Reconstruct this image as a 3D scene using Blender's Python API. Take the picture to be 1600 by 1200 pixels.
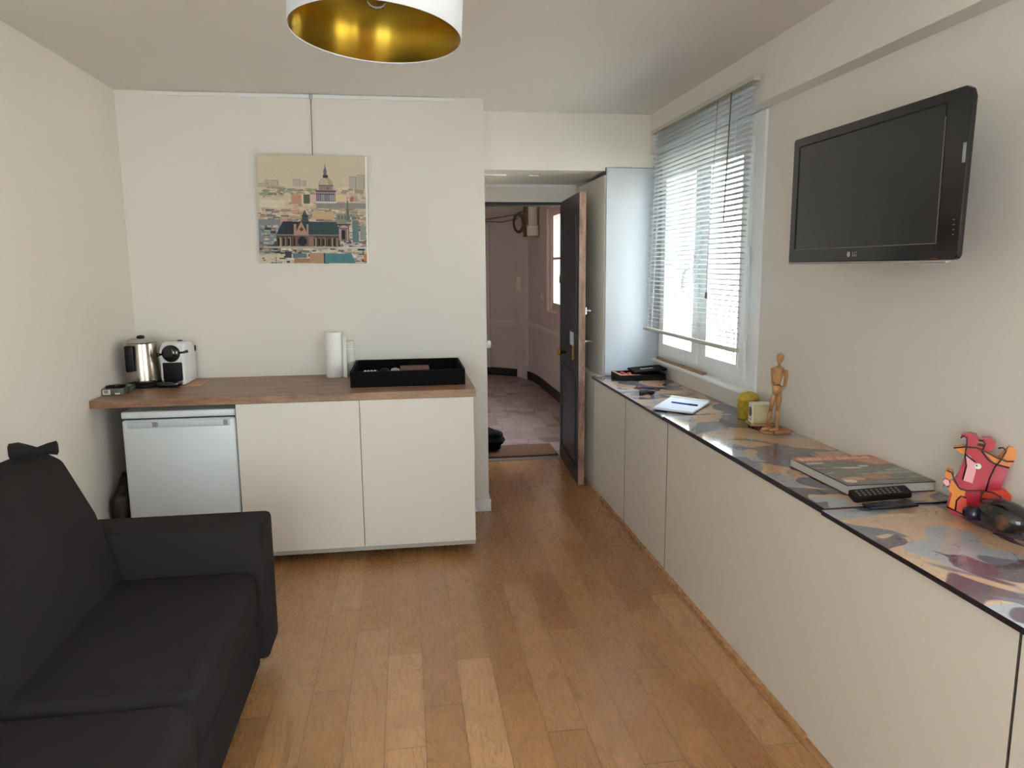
import bpy, bmesh, math, random
import numpy as np
from mathutils import Vector, Matrix
random.seed(7)
sc = bpy.context.scene
for o in list(bpy.data.objects): bpy.data.objects.remove(o)
C = sc.collection

# ------------------------------------------------------------------ camera
F_PX, YAW, PITCH, ROLL = 1146.8, .1421, -.1581, -.0083
cam_d = bpy.data.cameras.new('camera'); cam = bpy.data.objects.new('camera', cam_d); C.objects.link(cam)
fw = Vector((math.sin(YAW)*math.cos(PITCH), math.cos(YAW)*math.cos(PITCH), math.sin(PITCH)))
r0 = Vector((math.cos(YAW), -math.sin(YAW), 0)); u0 = r0.cross(fw)
rr = r0*math.cos(ROLL) + u0*math.sin(ROLL); uu = u0*math.cos(ROLL) - r0*math.sin(ROLL)
mw = Matrix.Identity(4)
for i in range(3):
    mw[i][0] = rr[i]; mw[i][1] = uu[i]; mw[i][2] = -fw[i]
mw[2][3] = 1.54
cam.matrix_world = mw
cam_d.sensor_fit = 'HORIZONTAL'; cam_d.sensor_width = 36; cam_d.lens = F_PX/1600*36
cam_d.clip_start = .02; cam_d.clip_end = 200
sc.camera = cam

# ------------------------------------------------------------------ sky, sun, exposure
sc.view_settings.view_transform = 'Standard'; sc.view_settings.look = 'None'
sc.view_settings.gamma = 1; sc.view_settings.use_curve_mapping = False
sc.view_settings.exposure = 2.03
w = bpy.data.worlds.new('sky'); sc.world = w; w.use_nodes = True
bg = w.node_tree.nodes['Background']
bg.inputs['Color'].default_value = (.80, .90, 1.0, 1); bg.inputs['Strength'].default_value = 3.2
sd = bpy.data.lights.new('sun', 'SUN'); sd.energy = 5; sd.color = (1, .96, .90); sd.angle = .01
sun = bpy.data.objects.new('sun', sd); C.objects.link(sun)
sun.rotation_euler = Vector((.62, -.2, -.75)).to_track_quat('-Z', 'Y').to_euler()
sc.cycles.max_bounces = 12; sc.cycles.diffuse_bounces = 8; sc.cycles.glossy_bounces = 5
sc.cycles.transparent_max_bounces = 12; sc.cycles.sample_clamp_indirect = 8
sc.cycles.caustics_reflective = False; sc.cycles.caustics_refractive = False

# ------------------------------------------------------------------ materials
def lin(c):
    c = [int(c[i:i+2], 16)/255 for i in (0, 2, 4)]
    return tuple(x/12.92 if x <= .04045 else ((x+.055)/1.055)**2.4 for x in c) + (1,)
def M(name, col, rough=.6, metal=0, bump=0, bscale=60, spec=.5, coat=0, var=0, vscale=8, emit=None):
    m = bpy.data.materials.new(name); m.use_nodes = True
    nt = m.node_tree; b = nt.nodes['Principled BSDF']
    col = lin(col) if isinstance(col, str) else col
    b.inputs['Base Color'].default_value = col; b.inputs['Roughness'].default_value = rough
    b.inputs['Metallic'].default_value = metal; b.inputs['Specular IOR Level'].default_value = spec
    if coat: b.inputs['Coat Weight'].default_value = coat; b.inputs['Coat Roughness'].default_value = .06
    tc = nt.nodes.new('ShaderNodeTexCoord')
    if bump:
        n = nt.nodes.new('ShaderNodeTexNoise'); n.inputs['Scale'].default_value = bscale; n.inputs['Detail'].default_value = 4
        nt.links.new(tc.outputs['Object'], n.inputs['Vector'])
        bp = nt.nodes.new('ShaderNodeBump'); bp.inputs['Strength'].default_value = bump; bp.inputs['Distance'].default_value = .002
        nt.links.new(n.outputs['Fac'], bp.inputs['Height']); nt.links.new(bp.outputs['Normal'], b.inputs['Normal'])
    if var:
        n = nt.nodes.new('ShaderNodeTexNoise'); n.inputs['Scale'].default_value = vscale; n.inputs['Detail'].default_value = 3
        nt.links.new(tc.outputs['Object'], n.inputs['Vector'])
        mx = nt.nodes.new('ShaderNodeMix'); mx.data_type = 'RGBA'
        mx.inputs[6].default_value = tuple(c*(1-var) for c in col[:3]) + (1,)
        mx.inputs[7].default_value = tuple(min(1, c*(1+var)) for c in col[:3]) + (1,)
        nt.links.new(n.outputs['Fac'], mx.inputs[0]); nt.links.new(mx.outputs[2], b.inputs['Base Color'])
    if emit:
        b.inputs['Emission Color'].default_value = lin(emit[0]); b.inputs['Emission Strength'].default_value = emit[1]
    return m
def N(nt, t, **k):
    n = nt.nodes.new(t)
    for a, v in k.items(): setattr(n, a, v)
    return n
def math_n(nt, op, a, b=None, c=None):
    n = N(nt, 'ShaderNodeMath', operation=op)
    for i, v in enumerate((a, b, c)):
        if v is None: continue
        if isinstance(v, (int, float)): n.inputs[i].default_value = v
        else: nt.links.new(v, n.inputs[i])
    return n.outputs[0]
def mixc(nt, f, a, b, mode='MIX'):
    n = N(nt, 'ShaderNodeMix', data_type='RGBA', blend_type=mode)
    for i, v in ((0, f), (6, a), (7, b)):
        if isinstance(v, (int, float, tuple)): n.inputs[i].default_value = v
        else: nt.links.new(v, n.inputs[i])
    return n.outputs[2]
def ramp(nt, f, stops, interp='LINEAR'):
    n = N(nt, 'ShaderNodeValToRGB'); n.color_ramp.interpolation = interp
    e = n.color_ramp.elements
    while len(e) < len(stops): e.new(.5)
    for el, (p, c) in zip(e, stops): el.position = p; el.color = lin(c) if isinstance(c, str) else c
    nt.links.new(f, n.inputs[0]); return n.outputs[0]

def plank_material():
    m = bpy.data.materials.new('oak_planks'); m.use_nodes = True; nt = m.node_tree; b = nt.nodes['Principled BSDF']
    tc = N(nt, 'ShaderNodeTexCoord'); sep = N(nt, 'ShaderNodeSeparateXYZ'); nt.links.new(tc.outputs['Object'], sep.inputs[0])
    x, y = sep.outputs[0], sep.outputs[1]
    xs = math_n(nt, 'DIVIDE', math_n(nt, 'ADD', x, 10.065), .1345)
    col = math_n(nt, 'FLOOR', xs); fx = math_n(nt, 'FRACT', xs)
    wn = N(nt, 'ShaderNodeTexWhiteNoise', noise_dimensions='1D'); nt.links.new(col, wn.inputs['W'])
    ys = math_n(nt, 'DIVIDE', math_n(nt, 'ADD', y, math_n(nt, 'MULTIPLY', wn.outputs['Value'], 9.7)), .86)
    # every second column gets shorter boards by warping the length coordinate
    ys2 = math_n(nt, 'ADD', ys, math_n(nt, 'MULTIPLY', math_n(nt, 'SINE', math_n(nt, 'MULTIPLY', ys, 2.3)), .22))
    row = math_n(nt, 'FLOOR', ys2); fy = math_n(nt, 'FRACT', ys2)
    cmb = N(nt, 'ShaderNodeCombineXYZ'); nt.links.new(col, cmb.inputs[0]); nt.links.new(row, cmb.inputs[1])
    rnd = N(nt, 'ShaderNodeTexWhiteNoise', noise_dimensions='3D'); nt.links.new(cmb.outputs[0], rnd.inputs['Vector'])
    tone = ramp(nt, rnd.outputs['Value'], [(0, '9c6f44'), (.2, 'b98a58'), (.4, 'a77850'), (.6, 'c4976a'), (.8, 'b0804c'), (1, '976744')])
    # grain: coordinates shifted per board, squeezed along the board
    off = N(nt, 'ShaderNodeVectorMath', operation='SCALE'); nt.links.new(rnd.outputs['Color'], off.inputs[0]); off.inputs['Scale'].default_value = 23
    add = N(nt, 'ShaderNodeVectorMath', operation='ADD'); nt.links.new(tc.outputs['Object'], add.inputs[0]); nt.links.new(off.outputs[0], add.inputs[1])
    mp = N(nt, 'ShaderNodeMapping'); mp.inputs['Scale'].default_value = (1, .2, 1); nt.links.new(add.outputs[0], mp.inputs['Vector'])
    n1 = N(nt, 'ShaderNodeTexNoise'); n1.inputs['Scale'].default_value = 7; n1.inputs['Detail'].default_value = 2.5; n1.inputs['Distortion'].default_value = 1.1
    nt.links.new(mp.outputs[0], n1.inputs['Vector'])
    rings = math_n(nt, 'FRACT', math_n(nt, 'MULTIPLY', n1.outputs['Fac'], 17))
    rings = math_n(nt, 'POWER', math_n(nt, 'ABSOLUTE', math_n(nt, 'SUBTRACT', math_n(nt, 'MULTIPLY', rings, 2), 1)), 5)
    n2 = N(nt, 'ShaderNodeTexNoise'); n2.inputs['Scale'].default_value = 120; n2.inputs['Detail'].default_value = 5
    nt.links.new(mp.outputs[0], n2.inputs['Vector'])
    n3 = N(nt, 'ShaderNodeTexNoise'); n3.inputs['Scale'].default_value = 5; n3.inputs['Detail'].default_value = 2
    nt.links.new(add.outputs[0], n3.inputs['Vector'])
    figure = math_n(nt, 'MULTIPLY', rings, ramp(nt, n3.outputs['Fac'], [(.40, '000000'), (.56, 'ffffff')]))
    figure = math_n(nt, 'MULTIPLY', figure, ramp(nt, n2.outputs['Fac'], [(.3, '606060'), (.55, 'ffffff')]))
    c = mixc(nt, math_n(nt, 'MULTIPLY', figure, .72), tone, lin('5f3b1f'))
    c = mixc(nt, math_n(nt, 'MULTIPLY', ramp(nt, n2.outputs['Fac'], [(.4, '000000'), (.75, 'ffffff')]), .22), c, lin('8a603c'))
    c = mixc(nt, math_n(nt, 'MULTIPLY', ramp(nt, n3.outputs['Fac'], [(.35, 'ffffff'), (.5, '000000')]), .28), c, lin('8d6846'))
    ex = math_n(nt, 'MINIMUM', fx, math_n(nt, 'SUBTRACT', 1, fx)); ey = math_n(nt, 'MINIMUM', fy, math_n(nt, 'SUBTRACT', 1, fy))
    gx = math_n(nt, 'LESS_THAN', ex, .011); gy = math_n(nt, 'LESS_THAN', ey, .0022)
    gap = math_n(nt, 'MAXIMUM', gx, gy)
    c = mixc(nt, math_n(nt, 'MULTIPLY', gap, .75), c, lin('55361f'))
    nt.links.new(c, b.inputs['Base Color'])
    rg = math_n(nt, 'ADD', .20, math_n(nt, 'MULTIPLY', n2.outputs['Fac'], .16)); nt.links.new(rg, b.inputs['Roughness']); b.inputs['Specular IOR Level'].default_value = .7
    h = math_n(nt, 'SUBTRACT', math_n(nt, 'MULTIPLY', n2.outputs['Fac'], .25), math_n(nt, 'ADD', math_n(nt, 'MULTIPLY', gap, 1.0), math_n(nt, 'MULTIPLY', figure, .35)))
    bp = N(nt, 'ShaderNodeBump'); bp.inputs['Strength'].default_value = .13; bp.inputs['Distance'].default_value = .002
    nt.links.new(h, bp.inputs['Height']); nt.links.new(bp.outputs[0], b.inputs['Normal'])
    return m
def tile_material():
    m = bpy.data.materials.new('worn_hexagon_tiles'); m.use_nodes = True; nt = m.node_tree; b = nt.nodes['Principled BSDF']
    tc = N(nt, 'ShaderNodeTexCoord')
    v = N(nt, 'ShaderNodeTexVoronoi'); v.inputs['Scale'].default_value = 6.5; v.inputs['Randomness'].default_value = .35
    nt.links.new(tc.outputs['Object'], v.inputs['Vector'])
    sp = N(nt, 'ShaderNodeSeparateColor'); nt.links.new(v.outputs['Color'], sp.inputs[0])
    c = ramp(nt, sp.outputs[0], [(0, '5d4843'), (.15, '917a73'), (.6, 'a08c87'), (1, 'ab9793')])
    n = N(nt, 'ShaderNodeTexNoise'); n.inputs['Scale'].default_value = 3.5; n.inputs['Detail'].default_value = 6
    nt.links.new(tc.outputs['Object'], n.inputs['Vector'])
    c = mixc(nt, math_n(nt, 'MULTIPLY', n.outputs['Fac'], .5), c, lin('6f5f5c'))
    v2 = N(nt, 'ShaderNodeTexVoronoi', feature='DISTANCE_TO_EDGE'); v2.inputs['Scale'].default_value = 6.5; v2.inputs['Randomness'].default_value = .35
    nt.links.new(tc.outputs['Object'], v2.inputs['Vector'])
    c = mixc(nt, math_n(nt, 'MULTIPLY', math_n(nt, 'LESS_THAN', v2.outputs['Distance'], .03), .4), c, lin('3c302d'))
    nt.links.new(c, b.inputs['Base Color']); b.inputs['Roughness'].default_value = .42
    return m
def camo_material(name, shift):
    m = bpy.data.materials.new(name); m.use_nodes = True; nt = m.node_tree; b = nt.nodes['Principled BSDF']
    tc = N(nt, 'ShaderNodeTexCoord'); mp = N(nt, 'ShaderNodeMapping'); mp.inputs['Location'].default_value = shift
    mp.inputs['Scale'].default_value = (1, .8, 1); nt.links.new(tc.outputs['Object'], mp.inputs['Vector'])
    def noise(s, loc, det=1.5, dist=.9):
        n = N(nt, 'ShaderNodeTexNoise'); n.inputs['Scale'].default_value = s; n.inputs['Detail'].default_value = det; n.inputs['Distortion'].default_value = dist
        a = N(nt, 'ShaderNodeVectorMath', operation='ADD'); a.inputs[1].default_value = loc; nt.links.new(mp.outputs[0], a.inputs[0]); nt.links.new(a.outputs[0], n.inputs['Vector'])
        return n.outputs['Fac']
    fine = noise(90, (0, 0, 3), 5)
    sand = mixc(nt, fine, lin('b2917a'), lin('cfb092'))
    slate = mixc(nt, fine, lin('5d5b63'), lin('7c7b86'))
    pale = mixc(nt, fine, lin('93989f'), lin('a9a7a6'))
    plum = mixc(nt, fine, lin('4f444e'), lin('6a5a60'))
    def sharp(f, t): return ramp(nt, f, [(t-.006, '000000'), (t+.006, 'ffffff')])
    c = mixc(nt, sharp(noise(3.6, (4, 1, 0)), .57), sand, pale)
    c = mixc(nt, sharp(noise(4.6, (0, 7, 0)), .53), c, slate)
    c = mixc(nt, sharp(noise(5.5, (9, 3, 0)), .61), c, plum)
    vein = math_n(nt, 'ABSOLUTE', math_n(nt, 'SUBTRACT', noise(6, (2, 5, 1), 4, 1.5), .5))
    c = mixc(nt, math_n(nt, 'MULTIPLY', math_n(nt, 'LESS_THAN', vein, .004), .6), c, lin('5a4a44'))
    nt.links.new(c, b.inputs['Base Color']); b.inputs['Roughness'].default_value = .09; b.inputs['Specular IOR Level'].default_value = 1.0
    return m
def wood_material(name, base, dark, scale=(1, 1, 1), rough=.45, s=14):
    m = bpy.data.materials.new(name); m.use_nodes = True; nt = m.node_tree; b = nt.nodes['Principled BSDF']
    tc = N(nt, 'ShaderNodeTexCoord'); mp = N(nt, 'ShaderNodeMapping'); mp.inputs['Scale'].default_value = scale
    nt.links.new(tc.outputs['Object'], mp.inputs['Vector'])
    n = N(nt, 'ShaderNodeTexNoise'); n.inputs['Scale'].default_value = s; n.inputs['Detail'].default_value = 6; n.inputs['Distortion'].default_value = .4
    nt.links.new(mp.outputs[0], n.inputs['Vector'])
    n2 = N(nt, 'ShaderNodeTexNoise'); n2.inputs['Scale'].default_value = s*7; n2.inputs['Detail'].default_value = 3; nt.links.new(mp.outputs[0], n2.inputs['Vector'])
    f = math_n(nt, 'ADD', math_n(nt, 'MULTIPLY', n.outputs['Fac'], .65), math_n(nt, 'MULTIPLY', n2.outputs['Fac'], .35))
    nt.links.new(ramp(nt, f, [(.35, dark), (.62, base)]), b.inputs['Base Color']); b.inputs['Roughness'].default_value = rough
    return m
def attr_material(name, rough=.6):
    m = bpy.data.materials.new(name); m.use_nodes = True; nt = m.node_tree; b = nt.nodes['Principled BSDF']
    a = N(nt, 'ShaderNodeAttribute', attribute_name='Col'); nt.links.new(a.outputs['Color'], b.inputs['Base Color'])
    b.inputs['Roughness'].default_value = rough; return m
def pane_material():
    m = bpy.data.materials.new('window_glass'); m.use_nodes = True; nt = m.node_tree
    for n in list(nt.nodes): nt.nodes.remove(n)
    out = N(nt, 'ShaderNodeOutputMaterial'); t = N(nt, 'ShaderNodeBsdfTransparent'); g = N(nt, 'ShaderNodeBsdfGlossy'); g.inputs['Roughness'].default_value = .02
    t.inputs['Color'].default_value = (.97, .985, .98, 1)
    lw = N(nt, 'ShaderNodeLayerWeight'); lw.inputs['Blend'].default_value = .5; mx = N(nt, 'ShaderNodeMixShader')
    fr = math_n(nt, 'ADD', .03, math_n(nt, 'MULTIPLY', math_n(nt, 'POWER', lw.outputs['Facing'], 5), .9))
    nt.links.new(fr, mx.inputs[0]); nt.links.new(t.outputs[0], mx.inputs[1]); nt.links.new(g.outputs[0], mx.inputs[2]); nt.links.new(mx.outputs[0], out.inputs[0])
    return m
def clear_glass():
    m = bpy.data.materials.new('bulb_glass'); m.use_nodes = True; b = m.node_tree.nodes['Principled BSDF']
    b.inputs['Transmission Weight'].default_value = 1; b.inputs['Roughness'].default_value = .02; b.inputs['IOR'].default_value = 1.15; return m

WALL = M('painted_plaster', 'dad5cd', .75, bump=.25, bscale=140)
CEIL = M('ceiling_paint', 'd8d4ce', .8, bump=.15, bscale=120)
OAKF = plank_material(); TILE = tile_material()
WHITE = M('white_lacquer', 'e6e8ea', .35)
TRIM = M('white_gloss_paint', 'dfe0de', .4, bump=.15, bscale=90)
CAB = M('cabinet_laminate', 'd5cfc5', .45, bump=.12, bscale=220)
CABSIDE = M('cabinet_edge', 'a8a39b', .5)
DARKGAP = M('dark_plinth', '2a2420', .7)
FRIDGE = M('fridge_enamel', 'cdd3d6', .35, bump=.1, bscale=200)
FRIDGEH = M('fridge_plastic', 'b9c2c8', .4)
RUBBER = M('black_rubber', '1a1a1c', .6)
COUNTER = wood_material('laminate_oak', 'a17c5e', '755640', (.18, 1, 1), .4, 22)
NAVY = M('navy_edge', '15121f', .35)
SOFA = M('charcoal_fabric', '272324', .95, bump=.5, bscale=500, spec=.15, var=.08, vscale=4)
SOFA2 = M('dark_fabric', '1f1e1f', .95, bump=.5, bscale=400, spec=.15)
BLACKG = M('black_gloss', '0c0d10', .12, spec=.6)
SCREEN = M('screen_glass', '14181a', .22, spec=.6)
BLACKM = M('black_matt', '0d0c0d', .5, spec=.2)
BLACKW = M('black_stained_wood', '0b0909', .6, bump=.2, spec=.06)
SILVER = M('silver_plastic', 'a7a5a3', .35, metal=.5)
STEEL = M('brushed_steel', 'b5ada2', .22, metal=1)
CHROME = M('chrome', 'd8d8d8', .12, metal=1)
GOLD = M('gold_foil', 'b08f32', .2, metal=1)
gb = GOLD.node_tree.nodes['Principled BSDF']; tg = GOLD.node_tree.nodes.new('ShaderNodeTangent'); tg.direction_type = 'RADIAL'; tg.axis = 'Z'
gb.inputs['Anisotropic'].default_value = .92; gb.inputs['Anisotropic Rotation'].default_value = .25; gb.inputs['Roughness'].default_value = .30; GOLD.node_tree.links.new(tg.outputs[0], gb.inputs['Tangent'])
SHADE = M('white_shade_fabric', 'cfd3d8', .8, bump=.2, bscale=400)
DOORD = M('dark_blue_door_paint', '1b1c22', .4, bump=.2, bscale=30)
DOORE = wood_material('worn_door_edge', 'a98b78', '6e4f42', (1, 1, .25), .6, 30)
BRASS = M('brass', '9a7436', .35, metal=1)
HALL = M('mauve_hall_paint', 'bfb0ac', .7, bump=.2, var=.05, vscale=3)
HALL2 = M('pale_hall_paint', 'c8bcb6', .6, bump=.2)
HALLDK = M('black_skirting_paint', '15161b', .45)
HALLWIN = M('old_window_paint', 'c0aaa2', .55)
PIPE = M('cream_painted_pipe', 'd9cfbf', .55)
BROWNB = wood_material('brown_board', '8a725c', '6b5443', (1, 1, 1), .7, 8)
CABLE = M('grey_cable', '6d625d', .6)
COIR = M('coir', '6d4e3b', .95, bump=.9, bscale=300, var=.2, vscale=60)
PAPER = M('white_paper', 'e9e8e4', .8)
PAPERB = M('notepad_paper', 'dfe6f5', .7)
CUP = M('white_cup_card', 'e2dfd8', .6)
INK = M('blue_pen_plastic', '2a3f9a', .3)
PINE = wood_material('beech_wood', 'c69a68', '9b6c41', (1, 1, .3), .45, 30)
RAWWOOD = wood_material('bare_wood', 'a9825f', '7d5b40', (1, .2, 1), .7, 30)
YELLOW = M('mustard_pattern', 'b39a2e', .5, var=.55, vscale=55)
CREAM = M('cream_plastic', 'e6e2d2', .45)
TAN = M('khaki_side', 'b6aa80', .55)
RED = M('red_glaze', 'b8263a', .25, coat=.3); ORANGE = M('orange_glaze', 'e58a32', .25, coat=.3)
CORAL = M('coral_glaze', 'ee5a43', .25, coat=.3); PINK = M('pink_glaze', 'efa9b0', .25, coat=.3)
BLACKGL = M('black_glaze_line', '1d0f12', .25); WHITEGL = M('white_glaze', 'f2efe9', .25)
EGG = M('stone_painted_reflection', '252322', .12, spec=.6)
nt_ = EGG.node_tree; tc_ = N(nt_, 'ShaderNodeTexCoord'); nn_ = N(nt_, 'ShaderNodeTexNoise'); nn_.inputs['Scale'].default_value = 13; nt_.links.new(tc_.outputs['Object'], nn_.inputs['Vector'])
nt_.links.new(ramp(nt_, nn_.outputs['Fac'], [(.5, '1f1d1c'), (.62, '6b4a38')]), nt_.nodes['Principled BSDF'].inputs['Base Color'])  # brown patches put a reflection into the stone's colour
SHINYRED = M('red_sweet', '9c3128', .3)
BLIND = M('white_aluminium_slat', 'bcc4ca', .45)
BLINDR = M('greige_rail', 'b9b8ad', .45)
GREYBOX = M('smoky_plastic', '4a4c49', .25); BLUEISH = M('dark_blue_plastic', '333a52', .3)
LABELW = M('white_label', 'd8d9cf', .6); LABELG = M('grey_print', '83867f', .6)
CORK = wood_material('thin_wood_mat', 'c39d78', '9c795a', (1, 1, 1), .6, 30)
BAGBLK = M('black_nylon', '0b0a0c', .8, bump=.6, bscale=40, spec=.1)
BAGBRN = M('dark_brown_leather', '2b1a14', .6, bump=.5, bscale=30)
CARDW = M('white_card', 'c9ced2', .4)
CANVAS = attr_material('printed_canvas', .75); COVER = attr_material('glossy_book_cover', .3)
CANVASE = M('white_canvas_edge', 'e8e6e0', .8)
FACADE = M('sunlit_limestone', 'e2d8c6', .85, bump=.2); FACADEW = M('facade_window', '59636b', .3); PAVE = M('courtyard_paving', 'b0a99e', .9)
PANE = pane_material(); BULB = clear_glass()
STRIPW = M('white_strip', 'ecebe6', .35)

# ------------------------------------------------------------------ mesh helpers
def add_box(bm, x0, x1, y0, y1, z0, z1, mi=0, rot=None):
    v = [bm.verts.new((x, y, z)) for z in (z0, z1) for y in (y0, y1) for x in (x0, x1)]
    for f in ((0, 2, 3, 1), (4, 5, 7, 6), (0, 1, 5, 4), (2, 6, 7, 3), (0, 4, 6, 2), (1, 3, 7, 5)):
        bm.faces.new([v[i] for i in f]).material_index = mi
    return v
def box(*a):
    bm = bmesh.new(); add_box(bm, *a); return bm
def rbox(x0, x1, y0, y1, z0, z1, r=.01, seg=3):
    bm = box(x0, x1, y0, y1, z0, z1)
    bmesh.ops.bevel(bm, geom=bm.edges[:], offset=r, segments=seg, profile=.5, affect='EDGES')
    for f in bm.faces: f.smooth = True
    return bm
def bevel(bm, r, seg=2, smooth=True):
    bmesh.ops.bevel(bm, geom=bm.edges[:], offset=r, segments=seg, profile=.5, affect='EDGES')
    if smooth:
        for f in bm.faces: f.smooth = True
    return bm
def add_lathe(bm, prof, c=(0, 0, 0), n=32, mi=0, axis='z', closed=False, smooth=True):
    rings = []
    for r, z in prof:
        ring = []
        for k in range(n):
            a = 2*math.pi*k/n; p = (r*math.cos(a), r*math.sin(a), z)
            if axis == 'x': p = (p[2], p[0], p[1])
            if axis == 'y': p = (p[0], p[2], p[1])
            ring.append(bm.verts.new((c[0]+p[0], c[1]+p[1], c[2]+p[2])))
        rings.append(ring)
    for i in range(len(rings)-1 + (1 if closed else 0)):
        a, b = rings[i], rings[(i+1) % len(rings)]
        for k in range(n):
            f = bm.faces.new((a[k], a[(k+1) % n], b[(k+1) % n], b[k])); f.material_index = mi; f.smooth = smooth
    if not closed:
        for ring, rev in ((rings[0], True), (rings[-1], False)):
            f = bm.faces.new(ring[::-1] if rev else ring); f.material_index = mi
    return rings
def lathe(prof, c=(0, 0, 0), n=32, axis='z', closed=False, smooth=True):
    bm = bmesh.new(); add_lathe(bm, prof, c, n, 0, axis, closed, smooth); bmesh.ops.recalc_face_normals(bm, faces=bm.faces[:]); return bm
def add_tube(bm, pts, r, n=8, mi=0, cap=True):
    pts = [Vector(p) for p in pts]; rings = []
    rad = r if isinstance(r, (list, tuple)) else [r]*len(pts)
    prev = None
    for i, p in enumerate(pts):
        t = (pts[min(i+1, len(pts)-1)] - pts[max(i-1, 0)]).normalized()
        a = prev - t*prev.dot(t) if prev else (Vector((0, 0, 1)).cross(t) if abs(t.z) < .9 else Vector((1, 0, 0)).cross(t))
        a.normalize(); prev = a; b = t.cross(a)
        rings.append([bm.verts.new(p + (a*math.cos(2*math.pi*k/n) + b*math.sin(2*math.pi*k/n))*rad[i]) for k in range(n)])
    for a, b in zip(rings, rings[1:]):
        for k in range(n):
            f = bm.faces.new((a[k], a[(k+1) % n], b[(k+1) % n], b[k])); f.smooth = True; f.material_index = mi
    if cap: bm.faces.new(rings[0][::-1]).material_index = mi; bm.faces.new(rings[-1]).material_index = mi
def tube(pts, r, n=8):
    bm = bmesh.new(); add_tube(bm, pts, r, n); return bm
def add_prism(bm, poly, z0, z1, mi=0, f=lambda x, y, z: (x, y, z)):
    """polygon in a plane, given thickness along its third axis; f maps (a, b, depth) to xyz"""
    lo = [bm.verts.new(f(x, y, z0)) for x, y in poly]; hi = [bm.verts.new(f(x, y, z1)) for x, y in poly]
    bm.faces.new(lo[::-1]).material_index = mi; bm.faces.new(hi).material_index = mi
    for i in range(len(poly)):
        j = (i+1) % len(poly); bm.faces.new((lo[i], lo[j], hi[j], hi[i])).material_index = mi
def prism(poly, z0, z1, f=lambda x, y, z: (x, y, z)):
    bm = bmesh.new(); add_prism(bm, poly, z0, z1, 0, f); bmesh.ops.recalc_face_normals(bm, faces=bm.faces[:]); return bm
def origin_of(p):
    o = Vector((0, 0, 0))
    while p: o += Vector(p.location); p = p.parent
    return o
def obj(name, bm, mat, parent=None, local=False, label=None):
    me = bpy.data.meshes.new(name)
    if parent and not local:
        off = origin_of(parent)
        for v in bm.verts: v.co -= off
    bm.to_mesh(me); bm.free()
    for m in (mat if isinstance(mat, (list, tuple)) else [mat]): me.materials.append(m)
    o = bpy.data.objects.new(name, me); C.objects.link(o); o.parent = parent
    if label: o['label'] = label
    return o
def tag(o, label, cat, group=None):
    o['label'] = label; o['category'] = cat
    if group: o['group'] = group
    return o
def thing(name, label, cat, loc=(0, 0, 0), rot=(0, 0, 0), group=None):
    o = bpy.data.objects.new(name, None); C.objects.link(o); o.location = loc; o.rotation_euler = rot
    o.empty_display_size = .05
    return tag(o, label, cat, group)
def struct(name, bm, mat, parent=None):
    o = obj(name, bm, mat, parent)
    if not parent: o['kind'] = 'structure'
    return o
def sempty(name, loc=(0, 0, 0), rot=(0, 0, 0)):
    o = bpy.data.objects.new(name, None); C.objects.link(o); o.location = loc; o.rotation_euler = rot; o['kind'] = 'structure'
    o.empty_display_size = .05; return o
def text(name, s, size, loc, rot, mat, parent, extrude=.0004):
    c = bpy.data.curves.new(name, 'FONT'); c.body = s; c.size = size; c.extrude = extrude; c.align_x = 'CENTER'; c.align_y = 'CENTER'
    to = bpy.data.objects.new(name, c); C.objects.link(to); bpy.context.view_layer.update()
    me = bpy.data.meshes.new_from_object(to.evaluated_get(bpy.context.evaluated_depsgraph_get())); bpy.data.objects.remove(to)
    me.name = name; me.materials.clear(); me.materials.append(mat); o = bpy.data.objects.new(name, me); C.objects.link(o); o.parent = parent; o.location = loc; o.rotation_euler = rot; return o

# ------------------------------------------------------------------ room shell
XL, XR, XB = -1.55, 1.715, 1.63       # left wall, right wall, ceiling beam face
YP, YD, YREAR = 4.497, 5.70, -1.9     # partition, entrance wall, rear wall
HC = 2.519
struct('floor', box(XL-.2, XR+.2, YREAR-.1, YD, -.1, 0), OAKF)
struct('ceiling', box(XL-.2, XR+.25, YREAR-.1, YD+.15, HC, HC+.2), CEIL)
struct('wall_left', box(XL-.2, XL, YREAR-.1, YD, 0, HC), WALL)
bm = bmesh.new(); W4 = (-1.5, .05, .35, 2.38)
for a in ((XL, W4[0], 0, HC), (W4[1], XR+.2, 0, HC), (W4[0], W4[1], 0, W4[2]), (W4[0], W4[1], W4[3], HC)): add_box(bm, a[0], a[1], YREAR-.1, YREAR, a[2], a[3])
struct('wall_rear', bm, WALL)
bm = bmesh.new()
W1 = (3.44, 4.80, .90, 2.215); W2 = (-1.6, 1.2, .45, 2.26)
for a in ((YREAR, W2[0], 0, HC), (W2[0], W2[1], 0, W2[2]), (W2[0], W2[1], W2[3], HC), (W2[1], W1[0], 0, HC), (W1[0], W1[1], 0, W1[2]), (W1[0], W1[1], W1[3], HC), (W1[1], YD+.15, 0, HC)):
    add_box(bm, XR, XR+.2, a[0], a[1], a[2], a[3])
struct('wall_right', bm, WALL)
bm = box(XB, XR, YREAR, 4.853, 2.27, HC); struct('trim_10', bm, WALL)
struct('wall_partition', box(XL, .488, YP, YD, 0, HC), WALL)
bm = bmesh.new(); add_box(bm, .488, 1.326, 4.853, YD, 2.16, HC); add_box(bm, 1.326, XR, 4.853, YD, 2.182, HC)
struct('wall_lintel', bm, WALL)
bm = bmesh.new()
add_box(bm, XL, .45, YD, YD+.15, 0, HC); add_box(bm, 1.25, XR+.2, YD, YD+.15, 0, HC); add_box(bm, .45, 1.25, YD, YD+.15, 2.03, HC)
struct('wall_entrance', bm, WALL)
struct('trim_1', box(.488, 1.325, YD-.02, YD, 2.138, 2.16), TRIM)
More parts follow.
